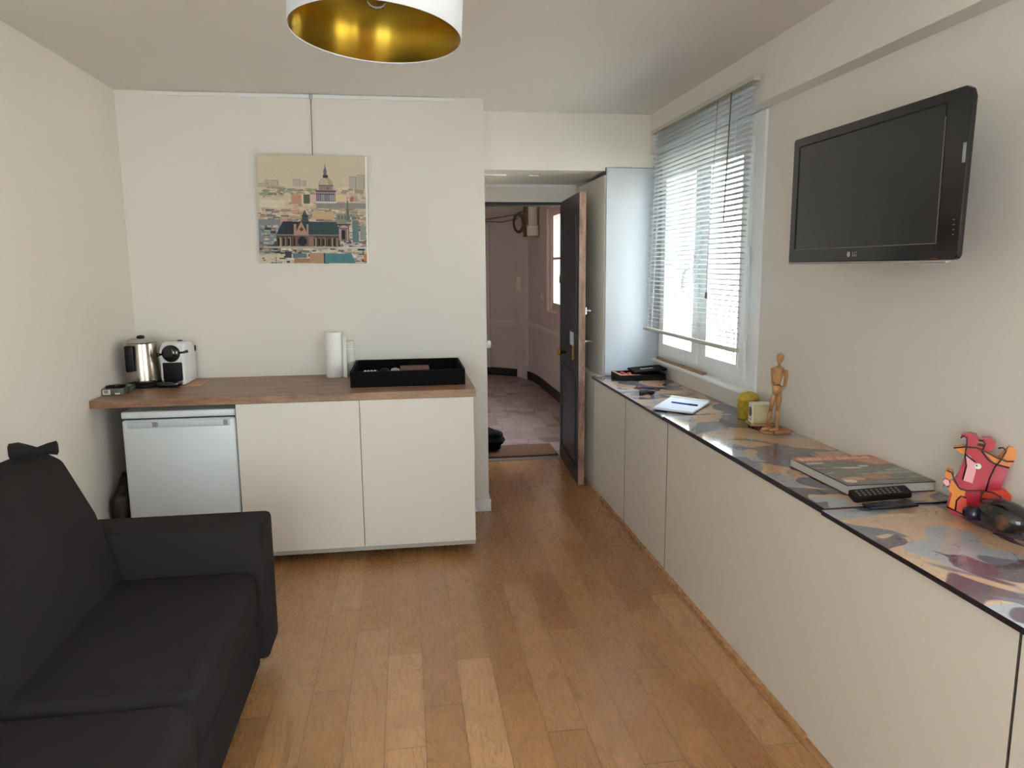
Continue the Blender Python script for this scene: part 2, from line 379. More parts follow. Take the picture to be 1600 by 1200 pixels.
bm = bmesh.new(); add_box(bm, .488, .70, 5.083, 5.093, 2.152, 2.16); add_box(bm, .865, .93, 5.12, 5.126, 2.154, 2.16)
struct('ceiling_strips', bm, STRIPW)  # two thin white strips under the recess ceiling
struct('baseboard_partition', box(.35, .50, YP-.012, YD, 0, .078), TRIM)
struct('trim_3', box(1.244, 1.2635, 2.045, 4.85, 0, .014), OAKF)        # thin floor moulding along the cabinets
bm = bmesh.new()                                                        # door frame of the entrance
add_box(bm, .45, 1.25, YD-.004, YD+.15, 2.008, 2.03); add_box(bm, .45, .49, YD-.002, YD+.15, 0, 2.008); add_box(bm, 1.235, 1.25, YD+.03, YD+.15, 0, 2.008)
struct('trim_8', bm, HALLDK)
struct('trim_9', box(.45, 1.25, YD-.015, YD+.02, 0, .004), CABLE)

# entrance door leaf, open into the room
d1 = sempty('door_1', (1.252, YD-.005, 0), (0, 0, math.radians(-3)))
bm = bmesh.new(); add_box(bm, -.045, 0, -.80, -.002, .012, 2.03); leaf = obj('leaf', bm, [DOORD, DOORE, TRIM], d1, local=True)
for p in leaf.data.polygons:
    if p.normal.y < -.9: p.material_index = 1
    if p.normal.x > .9: p.material_index = 2
bm = bmesh.new()
for z0, z1 in ((.12, .80), (1.08, 1.92)):
    for a in ((-.72, -.70, z0, z1), (-.10, -.08, z0, z1)): add_box(bm, -.056, -.045, a[0], a[1], a[2], a[3])
    for z in (z0, z1-.02): add_box(bm, -.056, -.045, -.70, -.10, z, z+.02)
obj('panel_moulding', bm, DOORD, d1, local=True)
obj('notice_card', box(-.048, -.0452, -.60, -.46, .98, 1.075), CARDW, d1, local=True, label='small white card fixed on the dark side of the door')
k = obj('knob', lathe([(.012, 0), (.012, .03), (.026, .04), (.028, .055), (.014, .066)], (0, 0, 0), 16), BRASS, d1, local=True)
k.rotation_euler = (0, -math.pi/2, 0); k.location = (-.045, -.27, .90)
obj('lock_plate', box(-.052, -.045, -.585, -.55, .88, .975), BRASS, d1, local=True)
obj('peephole', lathe([(.012, -.052), (.012, -.045)], (0, -.505, 1.48), 12, 'x'), BRASS, d1, local=True)
bm = bmesh.new(); add_tube(bm, [(0, -.75, 1.027), (.05, -.75, 1.027)], .007); add_tube(bm, [(.05, -.755, 1.027), (.05, -.66, 1.027)], .007)
obj('handle', bm, CHROME, d1, local=True)
bm = bmesh.new(); add_box(bm, 0, .012, -.79, -.74, 1.215, 1.265); add_tube(bm, [(.012, -.765, 1.24), (.034, -.765, 1.24)], .005); add_lathe(bm, [(.004, .03), (.011, .036), (.011, .044), (.004, .048)], (0, -.765, 1.24), 12, 0, 'x')
obj('thumb_lock', bm, CHROME, d1, local=True)
# bathroom door in the side of the partition (only its knob shows past the corner)
d2 = sempty('door_2', (.4885, 4.62, 0))
obj('leaf', box(.4885, .494, 4.64, 5.36, .01, 2.02), TRIM, d2)
obj('knob', lathe([(.010, 0), (.010, .03), (.024, .038), (.030, .052), (.022, .062), (.004, .066)], (.494, 4.90, 1.026), 20, 'x'), WHITE, d2, label='white porcelain knob')

# ------------------------------------------------------------------ window 1 with the blind
win = sempty('window_1', (XR, 4.11, W1[2]))
def frame_rect(bm, x0, x1, y0, y1, z0, z1, t):
    add_box(bm, x0, x1, y0, y0+t, z0, z1); add_box(bm, x0, x1, y1-t, y1, z0, z1)
    add_box(bm, x0, x1, y0+t, y1-t, z0, z0+t); add_box(bm, x0, x1, y0+t, y1-t, z1-t, z1)
bm = bmesh.new(); frame_rect(bm, XR-.012, XR+.07, W1[0], W1[1], W1[2]+.01, W1[3], .052)
add_box(bm, XR-.014, XR, 3.395, 3.44, .92, 2.262); add_box(bm, XR-.014, XR, 3.44, 4.83, 2.215, 2.262)
obj('window_frame', bm, TRIM, win)
for (y0, y1, gy0, gy1) in ((3.495, 4.105, 3.565, 3.955), (4.11, 4.75, 4.165, 4.655)):
    bm = bmesh.new(); x0, x1, z0, z1 = XR-.03, XR+.035, .955, 2.16; gz0, gz1 = 1.03, 2.09
    add_box(bm, x0, x1, y0, gy0, z0, z1); add_box(bm, x0, x1, gy1, y1, z0, z1); add_box(bm, x0, x1, gy0, gy1, z0, gz0); add_box(bm, x0, x1, gy0, gy1, gz1, z1)
    add_box(bm, x0-.006, x0, gy0-.012, gy0, gz0-.012, gz1+.012); add_box(bm, x0-.006, x0, gy1, gy1+.012, gz0-.012, gz1+.012); add_box(bm, x0-.006, x0, gy0, gy1, gz0-.012, gz0)
    s = obj('sash', bm, TRIM, win); obj('pane', box(XR, XR+.004, gy0, gy1, gz0, gz1), PANE, s)
obj('astragal', box(XR-.042, XR-.03, 4.075, 4.14, .965, 2.15), TRIM, win)
for z in (2.02, 1.58, 1.11): obj('hinge', lathe([(.004, -.05), (.009, -.045), (.009, .045), (.004, .05)], (XR-.030, 3.483, z), 12), WHITE, win)
bm = bmesh.new(); add_box(bm, XR-.055, XR-.042, 4.085, 4.13, 1.44, 1.60)
add_tube(bm, [(XR-.05, 4.11, 1.52), (XR-.085, 4.12, 1.52), (XR-.095, 4.15, 1.51), (XR-.095, 4.18, 1.46), (XR-.095, 4.19, 1.40)], .009)
obj('window_handle', bm, WHITE, win)
bm = rbox(1.652, 1.78, 3.39, 4.80, .898, .922, .006, 2); obj('window_sill', bm, TRIM, win)
tag(obj('wooden_wedge', prism([(1.655, 3.93), (1.695, 3.965), (1.69, 4.76), (1.655, 4.72)], .9225, .930), RAWWOOD), 'thin strip of bare brown wood lying on the white window sill', 'wood strip')
# window 2: beyond the right edge of the frame, lights the near half of the room
win2 = sempty('window_2', (XR, -.15, W2[2]))
bm = bmesh.new(); frame_rect(bm, XR+.02, XR+.09, W2[0], W2[1], W2[2], W2[3], .06); add_box(bm, XR+.02, XR+.09, -.25, -.15, W2[2]+.06, W2[3]-.06); obj('window_frame', bm, TRIM, win2)
obj('pane', box(XR+.05, XR+.054, W2[0]+.06, W2[1]-.06, W2[2]+.06, W2[3]-.06), PANE, win2)

added_win4 = sempty('added_window_4', (-.72, YREAR, W4[2]))   # unseen window added behind the camera to brighten right wall and floor
bm = bmesh.new()
for a in ((W4[0], W4[0]+.06, W4[2], W4[3]), (W4[1]-.06, W4[1], W4[2], W4[3]), (-.75, -.69, W4[2], W4[3]), (W4[0]+.06, W4[1]-.06, W4[2], W4[2]+.06), (W4[0]+.06, W4[1]-.06, W4[3]-.06, W4[3])): add_box(bm, a[0], a[1], YREAR-.08, YREAR-.02, a[2], a[3])
obj('window_frame', bm, TRIM, added_win4); obj('pane', box(W4[0]+.06, W4[1]-.06, YREAR-.052, YREAR-.048, W4[2]+.06, W4[3]-.06), PANE, added_win4)
bl = thing('venetian_blind', 'white venetian blind with thin slats lowered over the window', 'blind', (1.58, 3.95, 2.38))
BT, BB = 2.335, 1.165; XT, XBt = 1.590, 1.553
obj('headrail', box(1.568, 1.602, 3.262, 4.655, 2.357, 2.380), BLINDR, bl)
nS = 47
for i in range(nS):
    t = i/(nS-1); z = BT + (BB-BT)*t; x = XT + (XBt-XT)*t
    y0, y1 = 3.295, 4.645
    bm = bmesh.new(); rows = []
    tilt = math.radians(17)
    for j in range(5):
        s = (j/4-.5)*.025; h = .0018*(1-(2*j/4-1)**2)
        dx = s*math.cos(tilt) ; dz = -s*math.sin(tilt) + h
        rows.append([bm.verts.new((x+dx, yy, z+dz+th)) for yy in (y0, y1) for th in (0, .0006)])
    for a, b in zip(rows, rows[1:]):
        f = bm.faces.new((a[1], b[1], b[3], a[3])); f.smooth = True
        f = bm.faces.new((a[0], a[2], b[2], b[0])); f.smooth = True
        bm.faces.new((a[0], b[0], b[1], a[1])); bm.faces.new((a[2], a[3], b[3], b[2]))
    bm.faces.new((rows[0][0], rows[0][1], rows[0][3], rows[0][2])); bm.faces.new((rows[-1][0], rows[-1][2], rows[-1][3], rows[-1][1]))
    obj('slat', bm, BLIND, bl)
obj('bottom_rail', rbox(1.538, 1.566, 3.288, 4.652, 1.128, 1.146, .004, 2), BLINDR, bl)
for y in (3.43, 4.56):
    bm = bmesh.new()
    for s in (-.013, .013): add_tube(bm, [(XT+s, y, 2.352), (XBt+s, y, 1.146)], .0011, 4)
    obj('ladder_cord', bm, PAPER, bl)
obj('tilt_wand', tube([(1.560, 3.47, 2.35), (1.545, 3.475, 1.75)], .003, 6), CABLE, bl)
bm = bmesh.new(); add_tube(bm, [(1.558, 3.62, 2.35), (1.535, 3.63, 1.50), (1.533, 3.625, 1.40)], .0013, 4); add_lathe(bm, [(.003, 0), (.008, .005), (.006, .03), (.002, .035)], (1.533, 3.625, 1.37), 10)
obj('pull_cord', bm, CABLE, bl)

# ------------------------------------------------------------------ tall closet and low cabinets on the right
CLO = M('closet_side_sky_tint', 'b9c1c9', .4)  # blue of the skylight is put into this panel's colour
t = thing('tall_closet', 'tall white cupboard standing between the window and open entrance door', 'cupboard', (1.5, 5.2, .80))
obj('side_panel', box(1.335, 1.712, 4.842, 4.86, .7981, 2.178), CLO, t)
obj('body', box(1.345, 1.71, 4.86, 5.69, .7981, 2.14), CAB, t)
obj('door', box(1.326, 1.344, 4.862, 5.28, .80, 2.135), CAB, t); obj('door', box(1.326, 1.344, 5.284, 5.69, .80, 2.135), CAB, t)
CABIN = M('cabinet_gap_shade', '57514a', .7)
segs = [(4.866, 5.69, 'pale low cabinet unit below the tall cupboard, behind the open door'), (4.116, 4.864, 'first narrow low cabinet from the tall cupboard, under the far countertop'),
        (3.407, 4.112, 'second narrow low cabinet, right of the door-end one, under the notepad'), (1.281, 3.403, 'very wide flat-fronted low cabinet below the television'), (-.6, 1.277, 'low cabinet at the right edge of the photo, cut by the frame')]
for y0, y1, lab in segs:
    t = thing('low_cabinet', lab, 'cabinet', (1.49, (y0+y1)/2, 0), group='low cabinets along the right wall')
    top = .7975 if y0 > 4.8 else .778
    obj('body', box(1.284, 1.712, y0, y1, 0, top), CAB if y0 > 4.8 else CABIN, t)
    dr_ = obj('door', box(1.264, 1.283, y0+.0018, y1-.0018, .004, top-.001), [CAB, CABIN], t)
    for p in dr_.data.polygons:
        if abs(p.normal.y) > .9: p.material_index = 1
CAM = [camo_material('camouflage_stone', (0, 0, 0)), camo_material('camouflage_stone_b', (3, 1, 0)), camo_material('camouflage_stone_c', (7, 4, 0))]
for i, (y0, y1, x0, zt, lab) in enumerate(((3.442, 4.868, 1.250, .7945, 'glossy camouflage-patterned worktop slab at the window end'),
                                           (2.012, 3.4415, 1.254, .7985, 'glossy camouflage-patterned worktop slab holding mannequin and big book'),
                                           (-.62, 2.0115, 1.246, .7930, 'glossy camouflage-patterned worktop slab nearest the camera, under red figure'))):
    o = obj('countertop', box(x0, 1.713, y0, y1, .7785, zt), [CAM[i], NAVY])
    for p in o.data.polygons:
        if p.normal.z < .5: p.material_index = 1
    tag(o, lab, 'countertop', 'camouflage worktop slabs')

# ------------------------------------------------------------------ kitchenette on the left
t = thing('base_cabinet', 'two-door pale cabinet under the oak worktop, right of the fridge', 'cabinet', (-.26, 4.1, 0))
bm = bmesh.new(); add_box(bm, -.865, .337, 3.812, 4.49, .05, .8695); obj('body', bm, CABSIDE, t)
obj('plinth', box(-.86, .30, 4.25, 4.45, 0, .0495), DARKGAP, t)
obj('door', box(-.8645, -.2555, 3.793, 3.811, .079, .868), CAB, t); obj('door', box(-.2515, .337, 3.793, 3.811, .079, .868), CAB, t)
tag(obj('worktop', bevel(box(XL+.002, .350, 3.789, YP-.001, .870, .909), .0015, 1, False), COUNTER), 'oak-look wooden worktop over the fridge and cabinet', 'countertop')
t = thing('mini_fridge', 'white undercounter fridge standing left of the pale cabinet', 'fridge', (-1.14, 4.1, 0))
obj('body', rbox(-1.415, -.874, 3.865, 4.42, .02, .842, .006, 2), FRIDGE, t)
obj('top_panel', rbox(-1.418, -.872, 3.815, 3.864, .808, .843, .006, 2), FRIDGE, t)
obj('seal', box(-1.405, -.885, 3.835, 3.8645, .03, .807), RUBBER, t)
dr = obj('door', rbox(-1.417, -.873, 3.812, 3.850, .03, .800, .012, 3), FRIDGE, t)
obj('grip_strip', rbox(-1.39, -.90, 3.806, 3.815, .760, .793, .004, 2), FRIDGEH, dr)
obj('grip_clip', box(-1.27, -1.245, 3.802, 3.8055, .766, .790), LABELG, dr); obj('grip_clip', box(-.93, -.91, 3.802, 3.8055, .764, .790), LABELG, dr)
for x in (-1.38, -.91): obj('foot', lathe([(.015, 0), (.015, .02)], (x, 3.9, 0), 10), RUBBER, t)
bm = bmesh.new(); bmesh.ops.create_icosphere(bm, subdivisions=3, radius=1)
for v in bm.verts:
    n = 1+.12*math.sin(7*v.co.z+3*v.co.y)+.08*math.sin(9*v.co.x+5*v.co.z); v.co = Vector((-1.480+.058*v.co.x*n, 3.96+.13*v.co.y*n, .24+.24*v.co.z*n))
for f in bm.faces: f.smooth = True
tag(obj('brown_bundle', bm, BAGBRN), 'dark brown bundle stuffed in gap between left wall and fridge', 'bundle')

# kettle
kx, ky, kz = -1.435, 4.235, .9095
t = thing('kettle', 'brushed steel electric kettle with black handle in the corner', 'kettle', (kx, ky, kz))
obj('power_base', lathe([(.085, 0), (.088, .006), (.086, .018), (.07, .022)], (kx, ky, kz), 36), BLACKM, t)
obj('body', lathe([(.072, .0225), (.084, .028), (.084, .04), (.0745, .235), (.073, .242)], (kx, ky, kz), 48), STEEL, t)
obj('lid', lathe([(.073, .2425), (.075, .245), (.075, .252), (.05, .262), (.01, .264)], (kx, ky, kz), 40), SILVER, t)
obj('lid_knob', lathe([(.018, .264), (.021, .268), (.018, .276), (.007, .280)], (kx, ky, kz), 20), BLACKM, t)
bm = rbox(-.018, .018, -.017, .017, 0, .140, .008, 3)
h = obj('handle', bm, BLACKM, t, local=True); h.location = (-.035, -.094, .092)
obj('handle_bracket', box(kx-.045, kx-.025, ky-.09, ky-.055, kz+.205, kz+.222), BLACKM, t)
obj('power_cord', tube([(kx+.072, ky+.04, kz+.012), (kx+.084, ky+.04, kz+.05), (kx+.090, ky+.06, kz+.070), (kx+.090, ky+.09, kz+.05), (kx+.08, ky+.12, kz+.006)], .004), BLACKM, t)

# coffee machine
t = thing('coffee_machine', 'small white capsule coffee machine with round black lever head', 'coffee machine', (-1.275, 4.3, .912))
prof = [(4.205, .9135), (4.430, .9135), (4.445, 1.06), (4.430, 1.105), (4.39, 1.135), (4.33, 1.146), (4.26, 1.143), (4.215, 1.120), (4.196, 1.085), (4.196, 1.050), (4.205, 1.045)]
bm = prism(prof, -1.338, -1.212, lambda a, b, c: (c, a, b)); bevel(bm, .010, 3); obj('body', bm, WHITE, t)
obj('front_recess', rbox(-1.325, -1.222, 4.200, 4.215, .94, 1.040, .006, 2), BLACKM, t)
hd = obj('lever_head', lathe([(.046, 0), (.047, -.012), (.040, -.022), (.012, -.026)], (-1.272, 4.199, 1.090), 36, 'y'), BLACKG, t)
bm = bmesh.new(); add_tube(bm, [(-1.334, 4.185, 1.086), (-1.205, 4.185, 1.096), (-1.185, 4.195, 1.102)], [.006, .006, .009]); add_tube(bm, [(-1.342, 4.185, 1.085), (-1.328, 4.185, 1.087)], .009)
obj('lever', bm, BLACKG, t)
obj('drip_tray', rbox(-1.336, -1.222, 4.115, 4.203, .9135, .945, .010, 3), BLACKG, t)
obj('button', lathe([(.014, 0), (.012, .005)], (-1.262, 4.33, 1.1455), 16), BLACKM, t)
obj('tank_edge', box(-1.209, -1.206, 4.41, 4.43, 1.08, 1.11), BLACKM, t)
tag(obj('wooden_mat', box(-1.30, -1.125, 4.165, 4.36, .9095, .9125), CORK), 'thin light brown mat lying under the white coffee machine', 'mat')
t = thing('flat_case', 'flat smoky grey box with a white label at left worktop end', 'box', (-1.49, 4.05, .909))
obj('case', rbox(-1.546, -1.442, 3.945, 4.120, .9095, .943, .003, 2), GREYBOX, t)
obj('paper_label', box(-1.541, -1.505, 3.9435, 3.9448, .913, .939), LABELW, t); obj('printed_patch', box(-1.536, -1.514, 3.9425, 3.9434, .919, .937), LABELG, t)
obj('clip', box(-1.482, -1.458, 3.9425, 3.9448, .914, .922), LABELW, t)
bm = bmesh.new(); add_tube(bm, [(-1.52+.022*math.cos(a/8*math.tau), 4.00+.03*math.sin(a/8*math.tau), .9475) for a in range(9)], .004); add_tube(bm, [(-1.475+.02*math.cos(a/8*math.tau), 4.00+.03*math.sin(a/8*math.tau), .9475) for a in range(9)], .004); add_tube(bm, [(-1.50, 3.975, .948), (-1.49, 3.975, .950)], .003)
tag(obj('looped_cable', bm, BLACKM), 'small black looped cable lying on the smoky grey box', 'cable')

# paper roll and cups
t = thing('paper_towel_roll', 'white kitchen paper roll standing upright against the wall', 'paper roll', (-.424, 4.40, .909))
bm = bmesh.new(); add_lathe(bm, [(.019, 0), (.047, 0), (.049, .002), (.049, .262), (.047, .264), (.019, .264)], (-.426, 4.385, .9095), 40, closed=True); obj('roll', bm, PAPER, t)
bm = bmesh.new(); add_lathe(bm, [(.017, .001), (.0188, .001), (.0188, .263), (.017, .263)], (-.426, 4.385, .9095), 24, closed=True); obj('cardboard_core', bm, CORK, t)
obj('loose_sheet', prism([(-.378, 4.383), (-.372, 4.362), (-.352, 4.350), (-.351, 4.352), (-.370, 4.364), (-.376, 4.385)], .9098, 1.150), PAPER, t)
for i in range(9):
    cup = bmesh.new(); z = .9095 + i*.0145
    add_lathe(cup, [(.029, 0), (.0365, .084), (.0380, .086), (.0380, .089), (.0360, .089), (.0280, .002)], (-.350, 4.452, z), 28)
    tag(obj('paper_cup', cup, CUP), 'white paper cup, %s in the nested stack beside the paper roll' % ('lowest', 'second from bottom', 'third from bottom', 'fourth from bottom', 'middle one', 'fourth from top', 'third from top', 'second from top', 'topmost')[i], 'cup', 'nested stack of paper cups')

# black tray with contents
t = thing('wooden_tray', 'black rectangular high-sided tray on the right of the oak worktop', 'tray', (0, 4.2, .909))
bm = bmesh.new(); x0, x1, y0, y1, z0, z1, th = -.306, .308, 3.952, 4.478, .9095, .994, .012
add_box(bm, x0, x1, y0, y0+th, z0, z1); add_box(bm, x0, x1, y1-th, y1, z0, z1); add_box(bm, x0, x0+th, y0+th, y1-th, z0, z1); add_box(bm, x1-th, x1, y0+th, y1-th, z0, z1)
obj('sides', bm, BLACKW, t); obj('base', box(x0+th, x1-th, y0+th, y1-th, z0, z0+.006), BLACKW, t)
tag(obj('leather_case', rbox(-.045, .125, 4.22, 4.42, .916, .962, .004, 2), M('red_brown_leather', '5e3a30', .6)), 'reddish brown flat leather case lying inside the black tray', 'case')
bm = bmesh.new()
tag(obj('tea_bag_packet', rbox(-.245, -.165, 4.06, 4.13, .916, .977, .004, 2), BLACKM), 'dark packet inside the black tray, striped white on top', 'packet')
bm = bmesh.new()
for i in range(4): add_box(bm, -.240+i*.018, -.229+i*.018, 4.064, 4.122, .9772, .9785)
o = obj('white_stripes', bm, PAPER, bpy.data.objects['tea_bag_packet'])
for x, c, lab in ((-.128, BLACKM, 'dark round tin lid-up in the black tray, left one'), (-.070, CHROME, 'shiny metal round tin in the black tray, right one')):
    tag(obj('round_tin', lathe([(.022, 0), (.028, .012), (.028, .056), (.020, .068), (.006, .072)], (x, 4.12, .916), 24), c), lab, 'tin', 'round tins in the tray')

# ------------------------------------------------------------------ picture on its rail
def raster_mesh(name, img, fmap, mat, parent=None):
    """img: rows x cols x 3 sRGB 0-255, top row first; fmap(u, v) with u right, v up in 0..1 -> xyz"""
    H, W_, _ = img.shape
    verts = [fmap(i/W_, 1-j/H) for j in range(H+1) for i in range(W_+1)]
    faces = [(j*(W_+1)+i, (j+1)*(W_+1)+i, (j+1)*(W_+1)+i+1, j*(W_+1)+i+1) for j in range(H) for i in range(W_)]
    me = bpy.data.meshes.new(name)
    if parent:
        off = origin_of(parent); verts = [tuple(Vector(v)-off) for v in verts]
    me.from_pydata(verts, [], faces); me.materials.append(mat)
    a = me.color_attributes.new('Col', 'FLOAT_COLOR', 'CORNER')
    s = img.reshape(-1, 3)/255.; l = np.where(s <= .04045, s/12.92, ((s+.055)/1.055)**2.4)
    a.data.foreach_set('color', np.repeat(np.concatenate([l, np.ones((len(l), 1))], 1), 4, axis=0).astype(np.float32).ravel())
    o = bpy.data.objects.new(name, me); C.objects.link(o); o.parent = parent; return o
def hexc(s): return np.array([int(s[i:i+2], 16) for i in (0, 2, 4)], float)
class Img:
    def __init__(s, w, h, c, ox=0, oy=0, sx=1, sy=1):
        s.a = np.zeros((h, w, 3)) + hexc(c); s.w, s.h = w, h; s.o = (ox, oy, sx, sy)
        yy, xx = np.mgrid[0:h, 0:w]; s.X = (xx+.5)/w*sx+ox; s.Y = (yy+.5)/h*sy+oy
    def poly(s, pts, c):
        ins = np.zeros((s.h, s.w), bool); n = len(pts)
        for i in range(n):
            x1, y1 = pts[i]; x2, y2 = pts[(i+1) % n]
            if y1 == y2: continue
            cnd = ((y1 > s.Y) != (y2 > s.Y)) & (s.X < (x2-x1)*(s.Y-y1)/(y2-y1)+x1); ins ^= cnd
        s.a[ins] = hexc(c)
    def rect(s, x0, y0, x1, y1, c): s.a[(s.X >= x0) & (s.X < x1) & (s.Y >= y0) & (s.Y < y1)] = hexc(c)
    def ell(s, cx, cy, rx, ry, c, top=False):
        m = ((s.X-cx)/rx)**2+((s.Y-cy)/ry)**2 < 1
        if top: m &= s.Y < cy
        s.a[m] = hexc(c)
rg = np.random.default_rng(4)
im = Img(168, 168, 'cdbfa8', 240, 120, 990, 980)
for _ in range(150):                                            # far town
    x = rg.uniform(240, 1230); y = rg.uniform(395, 640); ww = rg.uniform(20, 90); hh = rg.uniform(10, 34)
    im.rect(x, y, x+ww, y+hh, rg.choice(['d5c6ae', 'cbb8a0', 'c2ab92', 'dccdb6', 'b8a48d', 'a8a08c', '98967f', 'c9a48f', 'cfbca4']))
for _ in range(30):
    x = rg.uniform(240, 760); y = rg.uniform(400, 470); im.ell(x, y, rg.uniform(15, 50), rg.uniform(6, 14), rg.choice(['7d8266', '8d8f74', '969680']))
for x0, y0, x1, y1 in ((300, 345, 340, 400), (345, 345, 430, 400), (240, 378, 340, 412), (560, 335, 635, 400), (640, 345, 680, 400), (1075, 300, 1150, 410), (1155, 285, 1225, 410)):
    im.rect(x0, y0, x1, y1, 'b3aa9c'); im.rect(x1-12, y0, x1-4, y1, '97918a'); im.rect(x0, y0, x1, y0+7, '9d968c')
im.rect(540, 470, 635, 560, 'c08f78'); im.rect(635, 470, 655, 560, 'd8cdbb'); im.rect(655, 470, 710, 550, '56604d'); im.rect(712, 470, 770, 545, 'd3afa0'); im.rect(250, 520, 480, 590, 'd9ccb8')
im.rect(770, 540, 1230, 590, '8f8b86'); im.rect(950, 470, 1055, 530, 'dcc49a'); im.poly([(1080, 530), (1090, 490), (1120, 490), (1110, 525)], 'b06a4f')
for _ in range(260):                                            # middle roofs
    x = rg.uniform(235, 1230); y = rg.uniform(590, 760); ww = rg.uniform(18, 90); hh = rg.uniform(7, 24)
    im.rect(x, y, x+ww, y+hh, rg.choice(['b09a84', 'c4a58b', '8b8377', '9c8b7a', 'b7a996', '6f7069', 'c2937c', '87898a', 'd1bfa4', 'a1755f', '777d80']))
im.rect(730, 620, 930, 690, 'c7a98a'); im.rect(240, 700, 440, 1000, '7f8688')
for _ in range(420):                                            # near roofs
    x = rg.uniform(235, 1230); y = rg.uniform(740, 1090); ww = rg.uniform(12, 70); hh = rg.uniform(6, 26)
    im.rect(x, y, x+ww, y+hh, rg.choice(['6f7577', '8d9698', '4c4f52', 'a9a39c', 'c8b9ad', '4a3d38', '5b6a72', '96a3a8', 'b6927e', '39393f', 'd8d3cc', '7b6a60']))
# great dome on its drum
im.rect(770, 430, 950, 540, '5f5c63')
for i in range(9): im.rect(780+i*19, 468, 789+i*19, 525, 'a9aab0')
im.rect(765, 430, 955, 445, '66505a'); im.rect(770, 445, 950, 460, '9b8f93'); im.rect(765, 528, 955, 545, 'cfcbca')
im.rect(795, 395, 928, 430, 'a3948a')
for i in range(7): im.rect(805+i*17, 402, 812+i*17, 424, '5c4a4c')
im.ell(860, 395, 68, 85, 'ab9d88', True); im.ell(845, 395, 40, 78, 'bcae97', True); im.rect(792, 385, 930, 397, '736068')
im.rect(835, 295, 880, 318, '3d2b30'); im.rect(842, 250, 870, 296, '6f666b'); im.poly([(846, 252), (856, 195), (866, 252)], '6b6468')
# long dark-roofed church
im.poly([(395, 840), (460, 715), (960, 715), (985, 840)], '26363d'); im.poly([(395, 840), (460, 715), (600, 715), (560, 840)], '222a33'); im.poly([(700, 715), (960, 715), (985, 840), (700, 840)], '30474a')
im.rect(390, 832, 990, 846, '77807f'); im.rect(400, 846, 985, 945, '4b4039')
for i in range(14): im.rect(425+i*40, 862, 446+i*40, 945, ['a8927b', '8e7b68', 'b59f86', '6d5c4e'][i % 4])
for i in range(12): im.rect(412+i*46, 868, 430+i*46, 935, '17130f')
im.poly([(560, 840), (628, 715), (692, 840)], 'b28a78'); im.ell(628, 785, 16, 16, '4f3c38'); im.rect(560, 740, 580, 845, 'a98777'); im.rect(676, 740, 694, 845, 'a98777')
im.rect(570, 845, 700, 945, '6a5a50'); im.ell(635, 895, 42, 44, '17161a'); im.rect(692, 850, 740, 945, '8d7264')
im.poly([(628, 715), (640, 650), (660, 605), (680, 650), (700, 715)], '3f474b'); im.rect(635, 655, 695, 672, '2f3539')
im.rect(955, 640, 1050, 735, '8b8b81')
for i in range(3): im.rect(972+i*28, 655, 984+i*28, 690, '5d5f58')
im.poly([(1045, 700), (1057, 470), (1078, 700)], '5c6a66'); im.rect(970, 735, 1072, 890, '7c6864'); im.poly([(975, 770), (1020, 735), (1068, 770)], 'b1a09a'); im.rect(1000, 790, 1030, 870, '1f1a1b'); im.rect(978, 780, 992, 885, 'b79d97'); im.rect(1046, 780, 1062, 885, 'b79d97'); im.rect(960, 735, 1080, 745, '3f3434')
im.rect(1100, 700, 1160, 900, '66787a'); im.poly([(1170, 770), (1195, 720), (1225, 770), (1225, 880), (1170, 880)], '8e9690')
im.rect(280, 945, 1000, 962, 'b3a69c'); im.rect(960, 940, 1230, 958, 'c9ccd2')
im.poly([(835, 1005), (1085, 1005), (1125, 1095), (840, 1095)], '4b7f88'); im.rect(828, 1003, 842, 1098, '2a3338'); im.rect(700, 1000, 828, 1095, 'b08f74'); im.rect(475, 990, 535, 1050, '3f3a4c'); im.rect(545, 1005, 670, 1050, '5f7280'); im.rect(560, 1055, 700, 1096, 'a07d60'); im.poly([(1085, 1000), (1140, 1030), (1120, 1050)], 'ded9d3'); im.rect(1200, 1005, 1240, 1075, 'c47a48')
im.a = im.a*.97 + rg.normal(0, 4, im.a.shape); im.a = im.a.clip(0, 255)
t = thing('canvas_picture', 'square canvas picture of a domed city skyline hanging on wall', 'picture', (-.5, 4.49, 1.87))
PT = [(-.800, 4.430, 2.180), (-.197, 4.430, 2.172)]; PB = [(-.833, 4.476, 1.573), (-.210, 4.476, 1.566)]
def pic(u, v, d=0):
    tp = Vector(PT[0]).lerp(Vector(PT[1]), u); bt = Vector(PB[0]).lerp(Vector(PB[1]), u); p = bt.lerp(tp, v); return (p.x, p.y+d, p.z)
bm = bmesh.new(); vs = [bm.verts.new(pic(u, v, d)) for d in (.0008, .018) for u, v in ((0, 0), (1, 0), (1, 1), (0, 1))]
for f in ((0, 1, 2, 3), (4, 7, 6, 5), (0, 4, 5, 1), (1, 5, 6, 2), (2, 6, 7, 3), (3, 7, 4, 0)): bm.faces.new([vs[i] for i in f])
obj('stretched_canvas', bm, CANVASE, t); raster_mesh('printed_face', im.a, lambda u, v: pic(u*.984, v), CANVAS, t)
t = thing('picture_rail', 'thin white picture hanging rail just below ceiling, above the canvas', 'rail', (-.5, 4.49, 2.5))
obj('rail', box(-1.372, .31, YP-.012, YP-.0005, 2.496, 2.512), TRIM, t)
obj('hanging_wire', tube([(-.498, 4.484, 2.505), (-.500, 4.450, 2.178)], .003, 6), LABELG, t)
bm = rbox(-.507, -.489, 4.475, 4.486, 2.488, 2.515, .002, 1); obj('hook', bm, SILVER, t)

